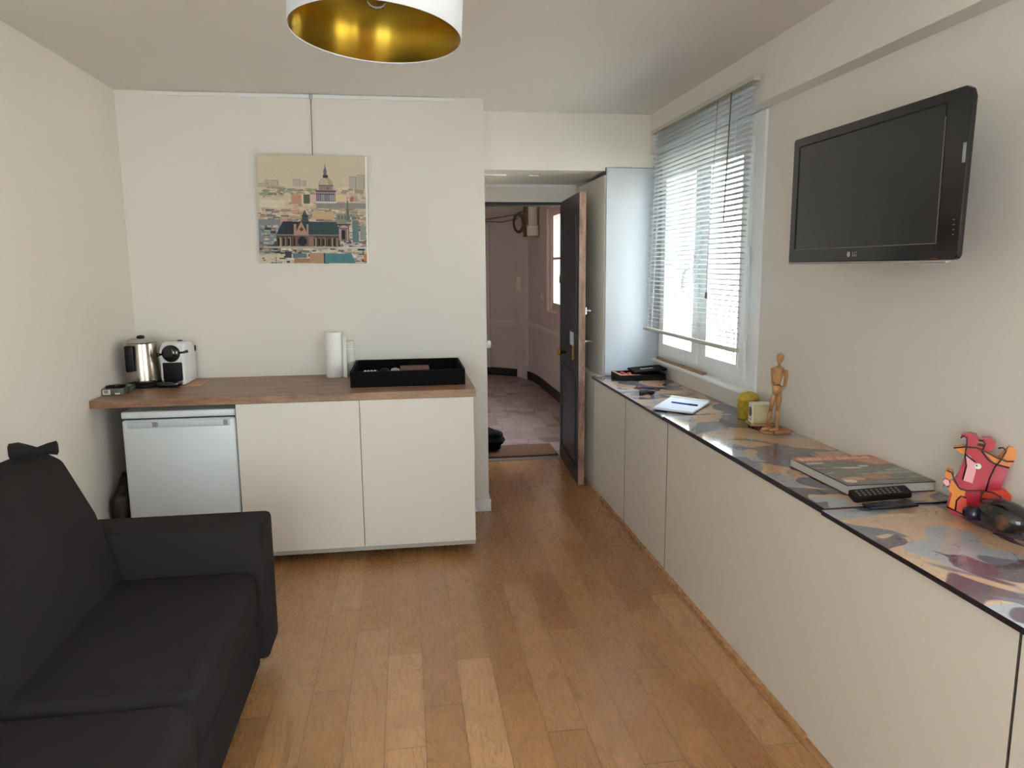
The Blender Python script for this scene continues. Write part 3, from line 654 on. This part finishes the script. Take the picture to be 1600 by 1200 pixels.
# ------------------------------------------------------------------ television
t = thing('television', 'flat black wall-mounted television with glossy bezel', 'television', (1.45, 2.2, 1.77))
pts = [(2.664, 1.549), (1.806, 1.549), (1.795, 1.552), (1.788, 1.562), (1.781, 1.965), (1.790, 1.985), (1.808, 1.995), (2.655, 1.997), (2.664, 1.990)]
bm = prism(pts, 1.452, 1.468, lambda a, b, c: (c, a, b)); bevel(bm, .003, 2, False); obj('bezel', bm, BLACKG, t)
bm = bmesh.new(); lv = []
for xx, e in ((1.468, .96), (1.50, .86), (1.545, .70)): lv.append([bm.verts.new((xx, 2.225+(a-2.225)*e, 1.772+(b-1.772)*e)) for a, b in ((2.655, 1.56), (1.80, 1.56), (1.795, 1.985), (2.655, 1.985))])
for a, b in zip(lv, lv[1:]):
    for k in range(4): bm.faces.new((a[k], a[(k+1) % 4], b[(k+1) % 4], b[k]))
bm.faces.new(lv[0]); bm.faces.new(lv[-1][::-1]); bmesh.ops.recalc_face_normals(bm, faces=bm.faces[:]); obj('back_shell', bm, BLACKM, t)
obj('screen', box(1.4505, 1.4515, 1.872, 2.615, 1.596, 1.962), SCREEN, t)
bm = bmesh.new(); add_box(bm, 1.4490, 1.4515, 2.615, 2.622, 1.596, 1.965); add_box(bm, 1.4490, 1.4515, 1.872, 2.615, 1.962, 1.967); obj('screen_border', bm, BLACKM, t)
bm = bmesh.new(); add_box(bm, 1.4495, 1.4515, 1.870, 2.622, 1.5935, 1.596); add_box(bm, 1.4495, 1.4515, 1.870, 1.872, 1.596, 1.93); obj('screen_edge_line', bm, CABLE, t)
obj('bottom_strip', rbox(1.452, 1.467, 1.83, 2.662, 1.541, 1.5488, .002, 2), SILVER, t, label='silver strip under the bezel')
obj('side_badge', box(1.4500, 1.4520, 1.7885, 1.798, 1.80, 1.85), SILVER, t)
lg = obj('logo_disc', lathe([(.009, 0), (.009, .001)], (1.4505, 2.275, 1.572), 24, 'x'), SILVER, t)
text('logo_letters', 'LG', .021, (1.4512-1.45, 2.243-2.2, 1.5715-1.77), (math.pi/2, 0, -math.pi/2), SILVER, t)
bm = bmesh.new()
for z in (1.615, 1.628, 1.641, 1.654): add_box(bm, 1.4503, 1.4515, 1.806, 1.812, z, z+.002)
obj('touch_buttons', bm, LABELG, t)
obj('standby_light', box(1.4503, 1.4515, 1.86, 1.89, 1.553, 1.555), M('red_led', '8a1f22', .3), t)
obj('wall_bracket', box(1.545, XR-.001, 2.10, 2.34, 1.66, 1.88), BLACKM, t)

# ------------------------------------------------------------------ things on the camouflage worktops
Z1, Z2, Z3 = .7950, .7990, .7935
t = thing('shallow_box', 'shallow dark box with pale rim in corner beside the tall cupboard', 'box', (1.53, 4.76, Z1))
o = t; a0 = (1.375, 4.60, 1.685, 4.82)
bm = bmesh.new(); add_box(bm, a0[0], a0[2], a0[1], a0[3], Z1, Z1+.006); add_box(bm, a0[0], a0[0]+.01, a0[1], a0[3], Z1+.006, Z1+.038); add_box(bm, a0[2]-.01, a0[2], a0[1], a0[3], Z1+.006, Z1+.038)
add_box(bm, a0[0]+.01, a0[2]-.01, a0[1], a0[1]+.01, Z1+.006, Z1+.038); add_box(bm, a0[0]+.01, a0[2]-.01, a0[3]-.01, a0[3], Z1+.006, Z1+.038); obj('walls', bm, BLACKM, t)
bm = bmesh.new(); frame = (a0[0]-.004, a0[2]+.002, a0[1]-.004, a0[3]+.004)
add_box(bm, frame[0], frame[0]+.018, frame[2], frame[3], Z1+.0382, Z1+.042); add_box(bm, frame[0]+.018, frame[0]+.14, frame[2], frame[2]+.014, Z1+.0382, Z1+.042); obj('rim', bm, CORK, t, label='pale brown rim')
for i, (x, y) in enumerate(((1.415, 4.66), (1.418, 4.71), (1.452, 4.665))):
    tag(obj('red_ball', lathe([(.003, -.021), (.012, -.018), (.019, -.009), (.0215, 0), (.019, .009), (.012, .018), (.003, .021)], (x, y, Z1+.0275), 16), SHINYRED), 'small round red sweet in the shallow box, %s' % ('leftmost of three', 'the one at the back', 'nearest the black folder')[i], 'sweet', 'red sweets in the shallow box')
t = thing('document_folder', 'black folder with white lettering lying tilted on shallow dark box', 'folder', (1.57, 4.70, Z1+.045))
f4 = lambda a, b, c: (1.475+a*.215+b*.02, 4.585+b*.24, Z1+.046+c+a*.016-b*.004+.004)
obj('cover', prism([(0, 0), (.9, -.02), (1, .05), (1.02, .9), (.95, 1), (-.02, 1)], 0, .010, f4), BLACKW, t)
bm = bmesh.new(); x = .28
for wd, hh in ((.045, .16), (.03, .11), (.05, .10), (.022, .13), (.045, .11), (.03, .12), (.045, .10), (.03, .16), (.045, .11)):
    add_prism(bm, [(x, .42), (x+wd, .42), (x+wd, .42+hh), (x, .42+hh)], .0102, .0106, 0, f4); x += wd+.008
obj('white_lettering', bm, PAPER, t)
t = thing('key_case', 'small black key case with dangling ring on far worktop', 'key case', (1.40, 4.13, Z1))
f = lambda a, b, c: (1.333+a*.09+b*.035, 4.075+b*.10+a*(-.010), Z1+c)
bm = prism([(0, .1), (.1, 0), (.9, 0), (1, .1), (1, .9), (.9, 1), (.1, 1), (0, .9)], 0.001, .024, f); bevel(bm, .002, 2); obj('case', bm, BLACKG, t)
obj('key_ring', tube([(1.425+.012*math.cos(a/8*math.tau), 4.075+.012*math.sin(a/8*math.tau), Z1+.002) for a in range(9)]+[(1.455, 4.068, Z1+.002)], .0015, 6), SILVER, t)
t = thing('notepad', 'open white notepad on the worktop below the window', 'notepad', (1.44, 3.69, Z1))
pq = [(1.262, 3.620), (1.412, 3.460), (1.622, 3.735), (1.475, 3.925)]
obj('back_board', prism(pq, Z2+.0002, Z2+.0030), CABLE, t); obj('pages', prism([(x+.001, y+.001) for x, y in pq], Z2+.0032, Z2+.012), PAPERB, t)
A, B = Vector((1.622, 3.735)), Vector((1.475, 3.925)); D = (Vector((1.412, 3.46))-A).normalized()
P0, P1 = A+D*.003, B+D*.003; P2, P3 = B+D*.028, A+D*.028
bm = prism([tuple(P0), tuple(P1), tuple(P2), tuple(P3)], Z2+.0123, Z2+.0160); obj('folded_page', bm, PAPER, t)
t = thing('ballpoint_pen', 'blue ballpoint pen lying across the open notepad', 'pen', (1.45, 3.66, Z2+.012))
p0, p1 = Vector((1.400, 3.722, Z2+.0165)), Vector((1.497, 3.605, Z2+.0165))
obj('barrel', tube([p0, p0.lerp(p1, .65)], .0042, 8), INK, t); obj('cap', tube([p0.lerp(p1, .66), p1], .0052, 8), M('dark_blue_cap', '1b2350', .35), t)
# domed yellow tin, white cube on wooden stand, mannequin
tag(obj('domed_tin', lathe([(.046, 0), (.049, .003), (.050, .092), (.052, .094), (.052, .098), (.047, .112), (.034, .124), (.014, .131), (.002, .132)], (1.640, 3.325, Z2+.0005), 36), YELLOW), 'mustard yellow patterned tin with domed lid behind white cube', 'tin')
t = thing('cube_speaker', 'small cream cube with a round black front on wooden stand', 'speaker', (1.60, 3.15, Z2), (0, 0, 0))
cr = math.radians(-12)
def cl(a, b, c): return (1.555+a*math.cos(cr)-b*math.sin(cr), 3.095+a*math.sin(cr)+b*math.cos(cr), Z2+c)
def cbox(a0, a1, b0, b1, c0, c1): return prism([(a0, b0), (a1, b0), (a1, b1), (a0, b1)], c0, c1, cl)
obj('stand', cbox(-.012, .092, -.004, .098, .014, .024), PINE, t)
for a, b in ((.0, .01), (.08, .01), (.0, .08), (.08, .08)): obj('peg', cbox(a, a+.006, b, b+.006, .0005, .0138), BLACKM, t)
obj('cube', bevel(cbox(.0, .085, .005, .075, .0243, .112), .002, 1, False), TAN, t)
obj('front_panel', cbox(-.004, -.0002, .004, .076, .0243, .113), CREAM, t)
obj('top_panel', cbox(-.004, .085, .005, .075, .1122, .1135), CREAM, t)
bm = bmesh.new()
add_prism(bm, [(.040+.0225*math.cos(i/24*math.tau), .074+.0225*math.sin(i/24*math.tau)) for i in range(24)], -.0062, -.0042, 0, lambda a, b, c: cl(c, a, b)); obj('round_cone', bm, NAVY, t)
obj('small_print', prism([(.022, .036), (.058, .036), (.058, .041), (.022, .041)], -.0048, -.0042, lambda a, b, c: cl(c, a, b)), LABELG, t)
# mannequin, about 0.33 m tall, leaning stance
mx_, my_ = 1.605, 2.97
t = thing('wooden_mannequin', 'jointed wooden artist mannequin standing by the wall', 'mannequin', (mx_, my_, Z2))
mb = Z2
bm = rbox(1.590, 1.668, 2.960, 3.035, mb+.0005, mb+.020, .002, 1); obj('base', bm, M('base_wood', 'a8704a', .5), t)
obj('round_foot_plate', lathe([(.038, 0), (.038, .008), (.034, .010)], (1.590, 3.015, mb+.0205-.020), 28), PINE, t)
def limb(name, pts, rad): 
    bm = bmesh.new(); add_tube(bm, pts, rad, 12); return obj(name, bm, PINE, t)
mm = lambda dx, dy, z: (1.598+dx, 2.965+dy, mb+z)
limb('leg', [mm(-.022, .030, .028), mm(-.020, .028, .08), mm(-.017, .025, .105)], [.006, .010, .007]); limb('leg', [mm(-.017, .025, .105), mm(-.012, .02, .15), mm(-.008, .012, .185)], [.007, .011, .010])
limb('leg', [mm(.006, .005, .028), mm(.006, .006, .08), mm(.005, .006, .108)], [.006, .011, .008]); limb('leg', [mm(.005, .006, .108), mm(.008, .004, .15), mm(.008, .002, .188)], [.008, .012, .011])
limb('foot', [mm(-.012, .028, .026), mm(-.040, .030, .024), mm(-.052, .030, .0225)], [.008, .008, .004]); limb('foot', [mm(.010, .006, .026), mm(-.018, .000, .024), mm(-.030, -.002, .0225)], [.008, .008, .004])
limb('pelvis', [mm(0, .006, .180), mm(0, .006, .195), mm(0, .006, .214), mm(0, .006, .222)], [.012, .020, .021, .012])
limb('torso', [mm(0, .006, .224), mm(-.001, .006, .240), mm(-.001, .004, .275), mm(0, .002, .297), mm(0, .002, .306)], [.011, .016, .022, .024, .010])
limb('arm', [mm(.018, -.024, .292), mm(.020, -.026, .262), mm(.017, -.024, .222)], [.010, .009, .007]); limb('arm', [mm(.017, -.024, .222), mm(-.002, -.014, .198), mm(-.022, -.004, .182)], [.007, .006, .004])
limb('arm', [mm(-.014, .028, .292), mm(-.010, .034, .262), mm(-.008, .034, .230)], [.009, .008, .007]); limb('arm', [mm(-.008, .034, .230), mm(-.012, .018, .204), mm(-.020, .004, .190)], [.006, .006, .004])
limb('neck', [mm(0, .002, .304), mm(.002, 0, .322)], .006)
limb('head', [mm(-.001, 0, .318), mm(0, 0, .326), mm(.003, -.001, .343), mm(.005, -.001, .356), mm(.005, -.001, .363)], [.006, .011, .0155, .013, .004])

# big book with the two black remotes
t = thing('large_book', 'large illustrated hardback book lying flat near the television', 'book', (1.56, 2.29, Z2))
bq = [(1.398, 2.118), (1.706, 2.110), (1.708, 2.458), (1.392, 2.470)]
def bk(q, e): cx = sum(p[0] for p in q)/4; cy = sum(p[1] for p in q)/4; return [(cx+(x-cx)*e, cy+(y-cy)*e) for x, y in q]
obj('back_cover', prism(bq, Z2+.0003, Z2+.003), M('dark_red_board', '5a2722', .5), t); obj('page_block', prism(bk(bq, .985), Z2+.0032, Z2+.0305), M('grey_white_page_edges', 'b9b8b2', .8), t)
obj('front_cover', prism(bq, Z2+.0307, Z2+.034), M('dark_cover_board', '4b4246', .5), t)
im = Img(90, 90, '77736a', 0, 0, 1, 1)      # seen from the camera: spine edge far, x to the right (=+x), y up (=+y)
for _ in range(110):
    x, y = rg.uniform(0, 1, 2); im.ell(x, y, rg.uniform(.02, .16), rg.uniform(.006, .03), rg.choice(['6c6a63', '8b867a', '5b5a57', '9b9488', '7c8a88', '8a6f60', 'a3a79f']))
im.rect(0, 0, 1, .17, 'd2674c'); im.rect(0, .02, 1, .15, 'cf7a61')
for i in range(15):
    x = .06+i*.058
    if i != 7: im.rect(x, .045+.02*(i % 2), x+.035, .135, 'e8cfc2')
im.poly([(.65, .17), (1, .17), (1, .36), (.8, .36)], 'c9926b'); im.rect(.05, .22, .25, .28, 'ccd0c8'); im.ell(.45, .45, .12, .03, 'd8d4cb'); im.ell(.62, .40, .07, .02, 'dedad2'); im.ell(.2, .82, .14, .05, 'd59f86'); im.ell(.12, .88, .07, .05, 'eadfd2'); im.ell(.5, .78, .16, .07, 'bb7f68'); im.rect(.62, .62, 1, .70, '93a09c')
im.a += rg.normal(0, 6, im.a.shape); im.a = im.a.clip(0, 255)
def bc(u, v):
    a = Vector(bq[0]).lerp(Vector(bq[1]), u); b = Vector(bq[3]).lerp(Vector(bq[2]), u); p = a.lerp(b, v); return (p.x, p.y, Z2+.0343)
raster_mesh('cover_print', im.a, bc, COVER, t)
t = thing('remote_control', 'black remote control propped against the front of the big book', 'remote control', (1.48, 2.06, Z3))
def rm(a, b, c):    # a along, b across, c up; long side leans on the book
    return (1.372+a*.215, 2.036+b*.042+a*.020, Z2+.001+c+b*.014)
bm = prism([(0, .15), (.03, 0), (.97, 0), (1, .15), (1, .85), (.97, 1), (.03, 1), (0, .85)], 0, .017, rm); bevel(bm, .0015, 1, False); obj('shell', bm, BLACKM, t)
bm = bmesh.new()
for i in range(9):
    for j in range(3): add_prism(bm, [(.10+i*.085, .18+j*.24), (.14+i*.085, .18+j*.24), (.14+i*.085, .32+j*.24), (.10+i*.085, .32+j*.24)], .0172, .0182, 0, rm)
obj('buttons', bm, CABLE, t)
tag(obj('slim_black_pad', rbox(1.385, 1.548, 1.975, 2.020, Z3+.0055, Z3+.0125, .002, 1), NAVY), 'slim dark blue-black slab lying in front of the remote control', 'slab')
# red glazed bird figure: a thick ceramic cut-out with painted fields
t = thing('bird_figurine', 'red and orange glazed bird figurine on the near worktop', 'figurine', (1.63, 1.90, Z3))
ca = math.radians(-41)
def sc_(a, c, d): # a, c in tracing units, d = depth towards the wall
    r = (a-340)/2850; return (1.640+r*math.cos(ca)-d*math.sin(ca), 1.876+r*math.sin(ca)+d*math.cos(ca), Z3+.0005+(830-c)/2850*1.03)
def piece(name, poly, mat, d0=0, d1=.045, lab=None): return obj(name, prism(poly, d0, d1, lambda a, b, c: sc_(a, b, c)), mat, t, label=lab)
body = [(175, 800), (165, 750), (180, 640), (165, 600), (195, 540), (220, 500), (250, 390), (262, 310), (270, 240), (330, 225), (385, 230), (400, 280), (470, 350), (575, 370), (560, 450), (530, 570), (430, 590), (410, 640), (405, 740), (355, 825), (345, 830), (230, 830)]
piece('body', body, RED)
piece('crest_plume', [(262, 250), (270, 180), (250, 165), (220, 175), (225, 145), (285, 135), (330, 145), (348, 180), (340, 235)], RED, .004, .04)
piece('crest_plume', [(385, 250), (395, 200), (350, 185), (375, 165), (430, 160), (470, 190), (468, 235), (440, 260), (400, 280)], RED, .006, .045)
piece('crown', [(375, 270), (420, 275), (500, 320), (545, 240), (560, 210), (600, 212), (625, 245), (605, 320), (578, 374), (480, 360), (400, 315)], ORANGE, .003, .05)
piece('beak', [(175, 260), (250, 240), (275, 245), (262, 310), (240, 305)], ORANGE, .002, .035)
piece('face_patch', [(262, 300), (300, 315), (345, 370), (350, 430), (335, 540), (255, 520), (275, 420)], PINK, -.0025, -.0002)
piece('eye', [(362+24*math.cos(i/16*math.tau), 390+24*math.sin(i/16*math.tau)) for i in range(16)], WHITEGL, -.0060, -.0028)
piece('pupil', [(352+7*math.cos(i/10*math.tau), 385+7*math.sin(i/10*math.tau)) for i in range(10)], BLACKGL, -.0080, -.0062)
piece('wing', [(410, 590), (470, 570), (560, 570), (625, 610), (620, 645), (560, 660), (620, 690), (590, 715), (500, 730), (490, 750), (405, 752)], CORAL, .004, .055)
piece('breast', [(185, 530), (250, 610), (290, 612), (285, 660), (240, 670), (225, 790), (180, 760), (195, 650), (165, 610)], ORANGE, -.003, -.0002)
piece('arch', [(230, 785), (235, 690), (265, 658), (300, 670), (315, 800), (300, 815)], CORAL, -.003, -.0002)
piece('hand', [(130, 480), (145, 455), (180, 460), (195, 500), (165, 540), (135, 520)], ORANGE, .002, .03)
piece('hand', [(118, 560), (135, 535), (165, 545), (170, 580), (150, 595)], PINK, .002, .03); piece('hand', [(120, 610), (140, 595), (168, 605), (160, 640)], M('grey_green_glaze', '7d8a80', .3), .002, .03)
bm = bmesh.new()
for ln in ([(178, 262), (260, 242), (340, 240), (400, 262), (480, 300), (560, 325), (605, 318)], [(222, 172), (240, 150), (265, 170), (270, 235), (262, 300), (340, 360)], [(352, 178), (380, 175), (398, 205), (380, 265), (430, 330), (490, 360), (578, 374)], [(490, 225), (520, 215), (545, 240), (520, 310), (480, 380), (450, 480), (432, 590)],
           [(145, 458), (180, 470), (200, 520), (240, 590), (300, 608), (410, 590), (480, 592), (540, 620), (560, 655)], [(262, 310), (280, 400), (262, 520)], [(230, 785), (232, 700), (262, 658), (300, 668)], [(410, 600), (405, 745)], [(410, 660), (500, 640), (550, 650)], [(410, 710), (480, 690), (540, 700)], [(165, 765), (260, 800), (345, 832)]):
    add_tube(bm, [sc_(a, c, -.004) for a, c in ln], .0022, 6)
obj('black_outline', bm, BLACKGL, t)
bm = bmesh.new(); bmesh.ops.create_uvsphere(bm, u_segments=40, v_segments=24, radius=1)
for v in bm.verts:
    c = v.co.copy(); k = 1-.16*c.x; v.co = Vector((1.632+.045*c.y*k+.030*c.x, 1.738+.042*c.y*k-.070*c.x, Z3+.0515+.0445*c.z*k))
for f in bm.faces: f.smooth = True
t = thing('stone_egg', 'dark polished egg-shaped stone lying beside the red bird', 'ornament', (1.64, 1.77, Z3))
obj('egg', bm, EGG, t); bm = bmesh.new(); add_tube(bm, [(1.606, 1.800, Z3+.040), (1.594, 1.824, Z3+.034), (1.588, 1.836, Z3+.031)], [.020, .022, .018], 20); obj('neck', bm, M('dark_purple_glass', '221a33', .15), t)

# ------------------------------------------------------------------ sofa
t = thing('sofa', 'charcoal fabric sofa against the left wall in the foreground', 'sofa', (-1.05, 1.9, 0))
SX0, SX1 = -1.53, -.555
obj('base_frame', rbox(SX0+.02, -.585, .98, 2.70, .055, .26, .02, 3), SOFA, t)
obj('arm', rbox(SX0, -.548, 2.672, 2.888, .085, .606, .022, 4), SOFA, t); obj('arm', rbox(SX0, -.548, .78, .99, .085, .606, .022, 4), SOFA, t)
obj('seat_cushion', rbox(-1.25, -.572, 1.842, 2.670, .255, .452, .045, 5), SOFA, t); obj('seat_cushion', rbox(-1.25, -.560, .995, 1.838, .255, .455, .05, 5), SOFA, t)
bp_ = [(-1.03, .40), (-1.045, .50), (-1.10, .70), (-1.19, .895), (-1.24, .925), (-1.31, .925), (-1.40, .89), (-1.50, .60), (-1.51, .27), (-1.10, .27)]
for y0, y1 in ((.998, 1.20), (1.205, 2.668)):
    bm = prism(bp_, y0, y1, lambda a, b, c: (a, c, b)); bevel(bm, .018, 3)
    obj('back_cushion', bm, SOFA, t)
for x, y in ((-.64, 2.76), (-1.45, 2.76), (-.64, .88), (-1.45, .88)): obj('foot', lathe([(.022, 0), (.026, .084)], (x, y, .0005), 16), BLACKM, t)
bm = bmesh.new()
add_tube(bm, [(-1.302, 2.545, .957), (-1.298, 2.547, .957), (-1.275, 2.555, .957), (-1.245, 2.565, .953), (-1.225, 2.572, .950), (-1.195, 2.582, .954), (-1.172, 2.590, .954), (-1.168, 2.592, .954)], [.015, .026, .028, .019, .013, .019, .024, .014], 24)
tag(obj('bow_shaped_roll', bm, SOFA2), 'small black bow-shaped roll lying on top of the sofa backrest', 'roll')

# ------------------------------------------------------------------ ceiling lamp
t = thing('pendant_lamp', 'round white drum pendant lamp with gold foil lining', 'lamp', (-.057, 2.08, 2.146), (-.053, .06, 0))
bm = bmesh.new(); add_lathe(bm, [(.2235, 0), (.2255, 0), (.2255, .24), (.2235, .24)], (0, 0, 0), 96, closed=True); sh = obj('shade', bm, SHADE, t, local=True)
bm = bmesh.new(); add_lathe(bm, [(.2222, .003), (.2232, .003), (.2232, .237), (.2222, .237)], (0, 0, 0), 96, closed=True); obj('gold_lining', bm, GOLD, sh, local=True, label='gold foil lining')
bm = bmesh.new()
for k in range(3):
    a = k*math.tau/3+.4; add_tube(bm, [(.02*math.cos(a), .02*math.sin(a), .205), (.222*math.cos(a), .222*math.sin(a), .225)], .0018, 6)
add_lathe(bm, [(.0205, .202), (.0235, .205), (.0205, .208)], (0, 0, 0), 24); obj('spider_frame', bm, SILVER, t, local=True)
obj('lamp_holder', lathe([(.019, .170), (.020, .205), (.014, .228), (.006, .238)], (0, 0, 0), 24), PAPER, t, local=True)
obj('bulb', lathe([(.004, .064), (.018, .070), (.028, .087), (.030, .104), (.024, .127), (.014, .152), (.013, .169)], (0, 0, 0), 28), BULB, t, local=True)
bm = bmesh.new()
for k in range(4):
    a = k*math.tau/4; add_tube(bm, [(.006*math.cos(a), .006*math.sin(a), .155), (.012*math.cos(a), .012*math.sin(a), .090), (.004*math.cos(a+1), .004*math.sin(a+1), .085)], .0012, 5)
obj('filament', bm, M('copper_filament', 'c98a60', .3, metal=1), t, local=True)
obj('cord', tube([(0, 0, .238), (-.012, .015, .345)], .003, 6), PAPER, t, local=True)
obj('ceiling_rose', lathe([(.045, .345), (.05, .352), (.05, .368)], (-.02, .02, 0), 28), WHITE, t, local=True)

# ------------------------------------------------------------------ stair hall behind the door
struct('floor_hall', box(-1.0, 2.2, YD, 12.2, -.1, 0), TILE)
struct('ceiling_hall', box(-1.0, 2.2, YD+.15, 12.2, 2.75, 2.9), HALL)
struct('wall_hall_left', box(-1.2, -1.0, YD+.15, 12.2, -.1, 2.9), HALL)
HW = (7.35, 8.70, 1.02, 2.22)
bm = bmesh.new()
for a in ((YD+.15, 5.95, 0, 2.75), (5.95, 7.15, 0, .7), (5.95, 7.15, 2.5, 2.75), (7.15, HW[0], 0, 2.75), (HW[0], HW[1], 0, HW[2]), (HW[0], HW[1], HW[3], 2.75), (HW[1], 9.25, 0, 2.75)): add_box(bm, 1.72, 1.92, *a)
struct('wall_hall_right', bm, HALL)
curve = [(1.72, 9.25), (1.715, 9.5), (1.69, 9.78), (1.645, 10.02), (1.585, 10.19), (1.16, 10.53), (.60, 10.97), (-.1, 11.5), (-1.0, 12.1)]
def extr(pts, z0, z1, d0, d1):
    """a band that follows the plan curve, from offset d0 to d1 towards the room"""
    bm = bmesh.new(); ring = []
    for i, p in enumerate(pts):
        a = Vector(pts[max(i-1, 0)]); b = Vector(pts[min(i+1, len(pts)-1)]); tt = (b-a).normalized(); n = Vector((-tt.y, tt.x))
        q = Vector(p); ring.append([bm.verts.new((*(q+n*d), z)) for d, z in ((d0, z0), (d1, z0), (d1, z1), (d0, z1))])
    for a, b in zip(ring, ring[1:]):
        for k in range(4): bm.faces.new((a[k], a[(k+1) % 4], b[(k+1) % 4], b[k]))
    bm.faces.new(ring[0][::-1]); bm.faces.new(ring[-1]); bmesh.ops.recalc_face_normals(bm, faces=bm.faces[:]); return bm
struct('wall_hall_curved', extr(curve, 0, 2.75, -.2, 0), HALL)
full = [(1.72, 6.0), (1.72, 8.0)] + curve
struct('baseboard_hall', extr(full, 0, .11, .0, .018), HALLDK)
bm = extr(full, .755, .80, 0, .028); struct('trim_4', bm, HALL2)
struct('trim_5', extr(full, .725, .745, 0, .014), HALL2)
struct('trim_6', extr([(1.66, 9.96), (1.63, 10.07), (1.575, 10.20)], 0, 2.75, 0, .045), HALL2)      # pale pilaster
struct('trim_7', extr(curve, 2.30, 2.75, 0, .03), HALL2)
dd = sempty('door_3', (.9, 10.7, 0))
obj('leaf', extr([(1.155, 10.535), (.25, 11.23)], 0, 2.13, 0, .05), HALLDK, dd)
obj('frame_moulding', extr([(1.205, 10.497), (1.165, 10.527)], .11, 2.14, 0, .04), HALL2, dd)
w5 = sempty('added_window_5', (1.72, 6.55, 1.0))  # unseen window, added only to brighten the hall
bm = bmesh.new(); frame_rect(bm, 1.74, 1.80, 5.95, 7.15, .7, 2.5, .06); obj('window_frame', bm, HALLWIN, w5); obj('pane', box(1.765, 1.769, 6.01, 7.09, .76, 2.44), PANE, w5)
w3 = sempty('window_3', (1.72, 8.05, 1.0))
bm = bmesh.new(); frame_rect(bm, 1.74, 1.80, HW[0], HW[1], HW[2], HW[3], .05)
frame_rect(bm, 1.69, 1.72, HW[0]-.09, HW[1]+.14, HW[2]-.07, HW[3]+.06, .06)
obj('window_frame', bm, HALLWIN, w3)
for y0, y1 in ((7.40, 8.0), (8.01, 8.65)):
    bm = bmesh.new(); frame_rect(bm, 1.735, 1.775, y0, y1, HW[2]+.05, HW[3]-.05, .045); add_box(bm, 1.735, 1.775, y0+.045, y1-.045, 1.62, 1.645)
    s = obj('sash', bm, HALLWIN, w3); obj('pane', box(1.752, 1.756, y0+.045, y1-.045, HW[2]+.095, HW[3]-.095), PANE, s)
obj('window_handle', tube([(1.73, 8.03, 1.46), (1.70, 8.03, 1.45), (1.70, 8.06, 1.42), (1.70, 8.06, 1.36)], .008), BRASS, w3)
t = thing('downpipe', 'cream painted pipe running down from hallway ceiling beside the hall window', 'pipe', (1.66, 9.45, 1.93))
obj('pipe', lathe([(.062, 2.05), (.062, 2.75)], (1.640, 9.45, 0), 28), PIPE, t); obj('collar', lathe([(.074, 1.93), (.076, 1.94), (.076, 2.055), (.070, 2.06)], (1.640, 9.45, 0), 28), PIPE, t)
tag(obj('wooden_backboard', box(1.57, 1.60, 9.56, 9.80, 1.93, 2.60), BROWNB), 'brown board fixed high in the hallway beside cream pipe', 'board')
bm = bmesh.new(); c0 = Vector((1.53, 9.98, 2.12))
for k in range(5):
    add_tube(bm, [(c0.x+(.055+.006*k)*math.cos(a/16*math.tau), c0.y-.012*k, c0.z+(.10+.008*k)*math.sin(a/16*math.tau)) for a in range(17)], .007, 6)
add_tube(bm, [(1.53, 9.97, 2.24), (1.35, 10.2, 2.22), (1.16, 10.42, 2.20), (.9, 10.62, 2.2)], .009, 6); add_tube(bm, [(1.52, 9.97, 2.18), (1.35, 10.2, 2.15), (1.15, 10.42, 2.17), (.9, 10.62, 2.12)], .009, 6)
add_tube(bm, [(1.53, 9.96, 2.26), (1.60, 9.9, 2.27), (1.62, 9.75, 2.26)], .009, 6)
tag(obj('cable_coil', bm, CABLE), 'coil of grey cables hanging high on the hallway wall', 'cables')
t = thing('wall_box', 'small white box fixed halfway up the curved hallway wall', 'wall light', (1.60, 10.05, 1.3))
bm = rbox(-.035, .035, -.03, .03, 0, .185, .008, 2); o = obj('cover', bm, PIPE, t, local=True); t.location = (1.565, 10.13, 1.215); t.rotation_euler = (0, 0, math.radians(-40))
t = thing('light_switch', 'small pale light switch on hallway wall left of hall window', 'switch', (1.715, 9.2, 1.11))
obj('plate', rbox(1.706, 1.7195, 9.14, 9.26, 1.11, 1.20, .003, 2), HALL2, t); obj('rocker', box(1.702, 1.706, 9.17, 9.23, 1.13, 1.18), PIPE, t)
tag(obj('doormat', rbox(.60, 1.208, 5.775, 6.14, .0005, .018, .004, 2), COIR), 'brown coir doormat lying just outside the entrance door', 'doormat')
bm = bmesh.new(); bmesh.ops.create_icosphere(bm, subdivisions=4, radius=1)
for v in bm.verts:
    c = v.co; n = 1+.06*math.sin(6*c.x+4*c.y)+.05*math.sin(11*c.z+3*c.x); v.co = Vector((.610+.185*c.x*n, 6.02+.16*c.y*n, .0195+max(0, .085+.105*c.z*n)))
for f in bm.faces: f.smooth = True
t = thing('black_bag', 'slumped black bag on the hallway mat behind the white wall', 'bag', (.61, 6.02, .018))
obj('sack', bm, BAGBLK, t); obj('strap', tube([(.50, 6.0, .20), (.55, 6.0, .235), (.62, 6.0, .225), (.66, 6.0, .19)], .008), BAGBLK, t)

# ------------------------------------------------------------------ courtyard outside
t = thing('courtyard_building', 'sunlit pale building across the courtyard, seen through the blind', 'building', (9.0, 6, -7))
obj('wall', box(9.0, 9.5, -14, 30, -7, 3.6), FACADE, t)
for y in np.arange(-12, 29, 2.6):
    for z in (-4.6, -1.75):
        wn = obj('window', box(8.94, 9.0, y, y+1.0, z, z+1.55), FACADEW, t)
        bm = bmesh.new()
        for k in range(3): add_box(bm, 8.91, 8.94, y+.0+k*.48, y+.04+k*.48, z, z+1.55)
        for k in range(4): add_box(bm, 8.91, 8.94, y, y+1.0, z+k*.5, z+k*.5+.04)
        obj('glazing_bars', bm, TRIM, wn)
struct('ground_courtyard', box(1.92, 9.0, -14, 30, -7.1, -7), PAVE)
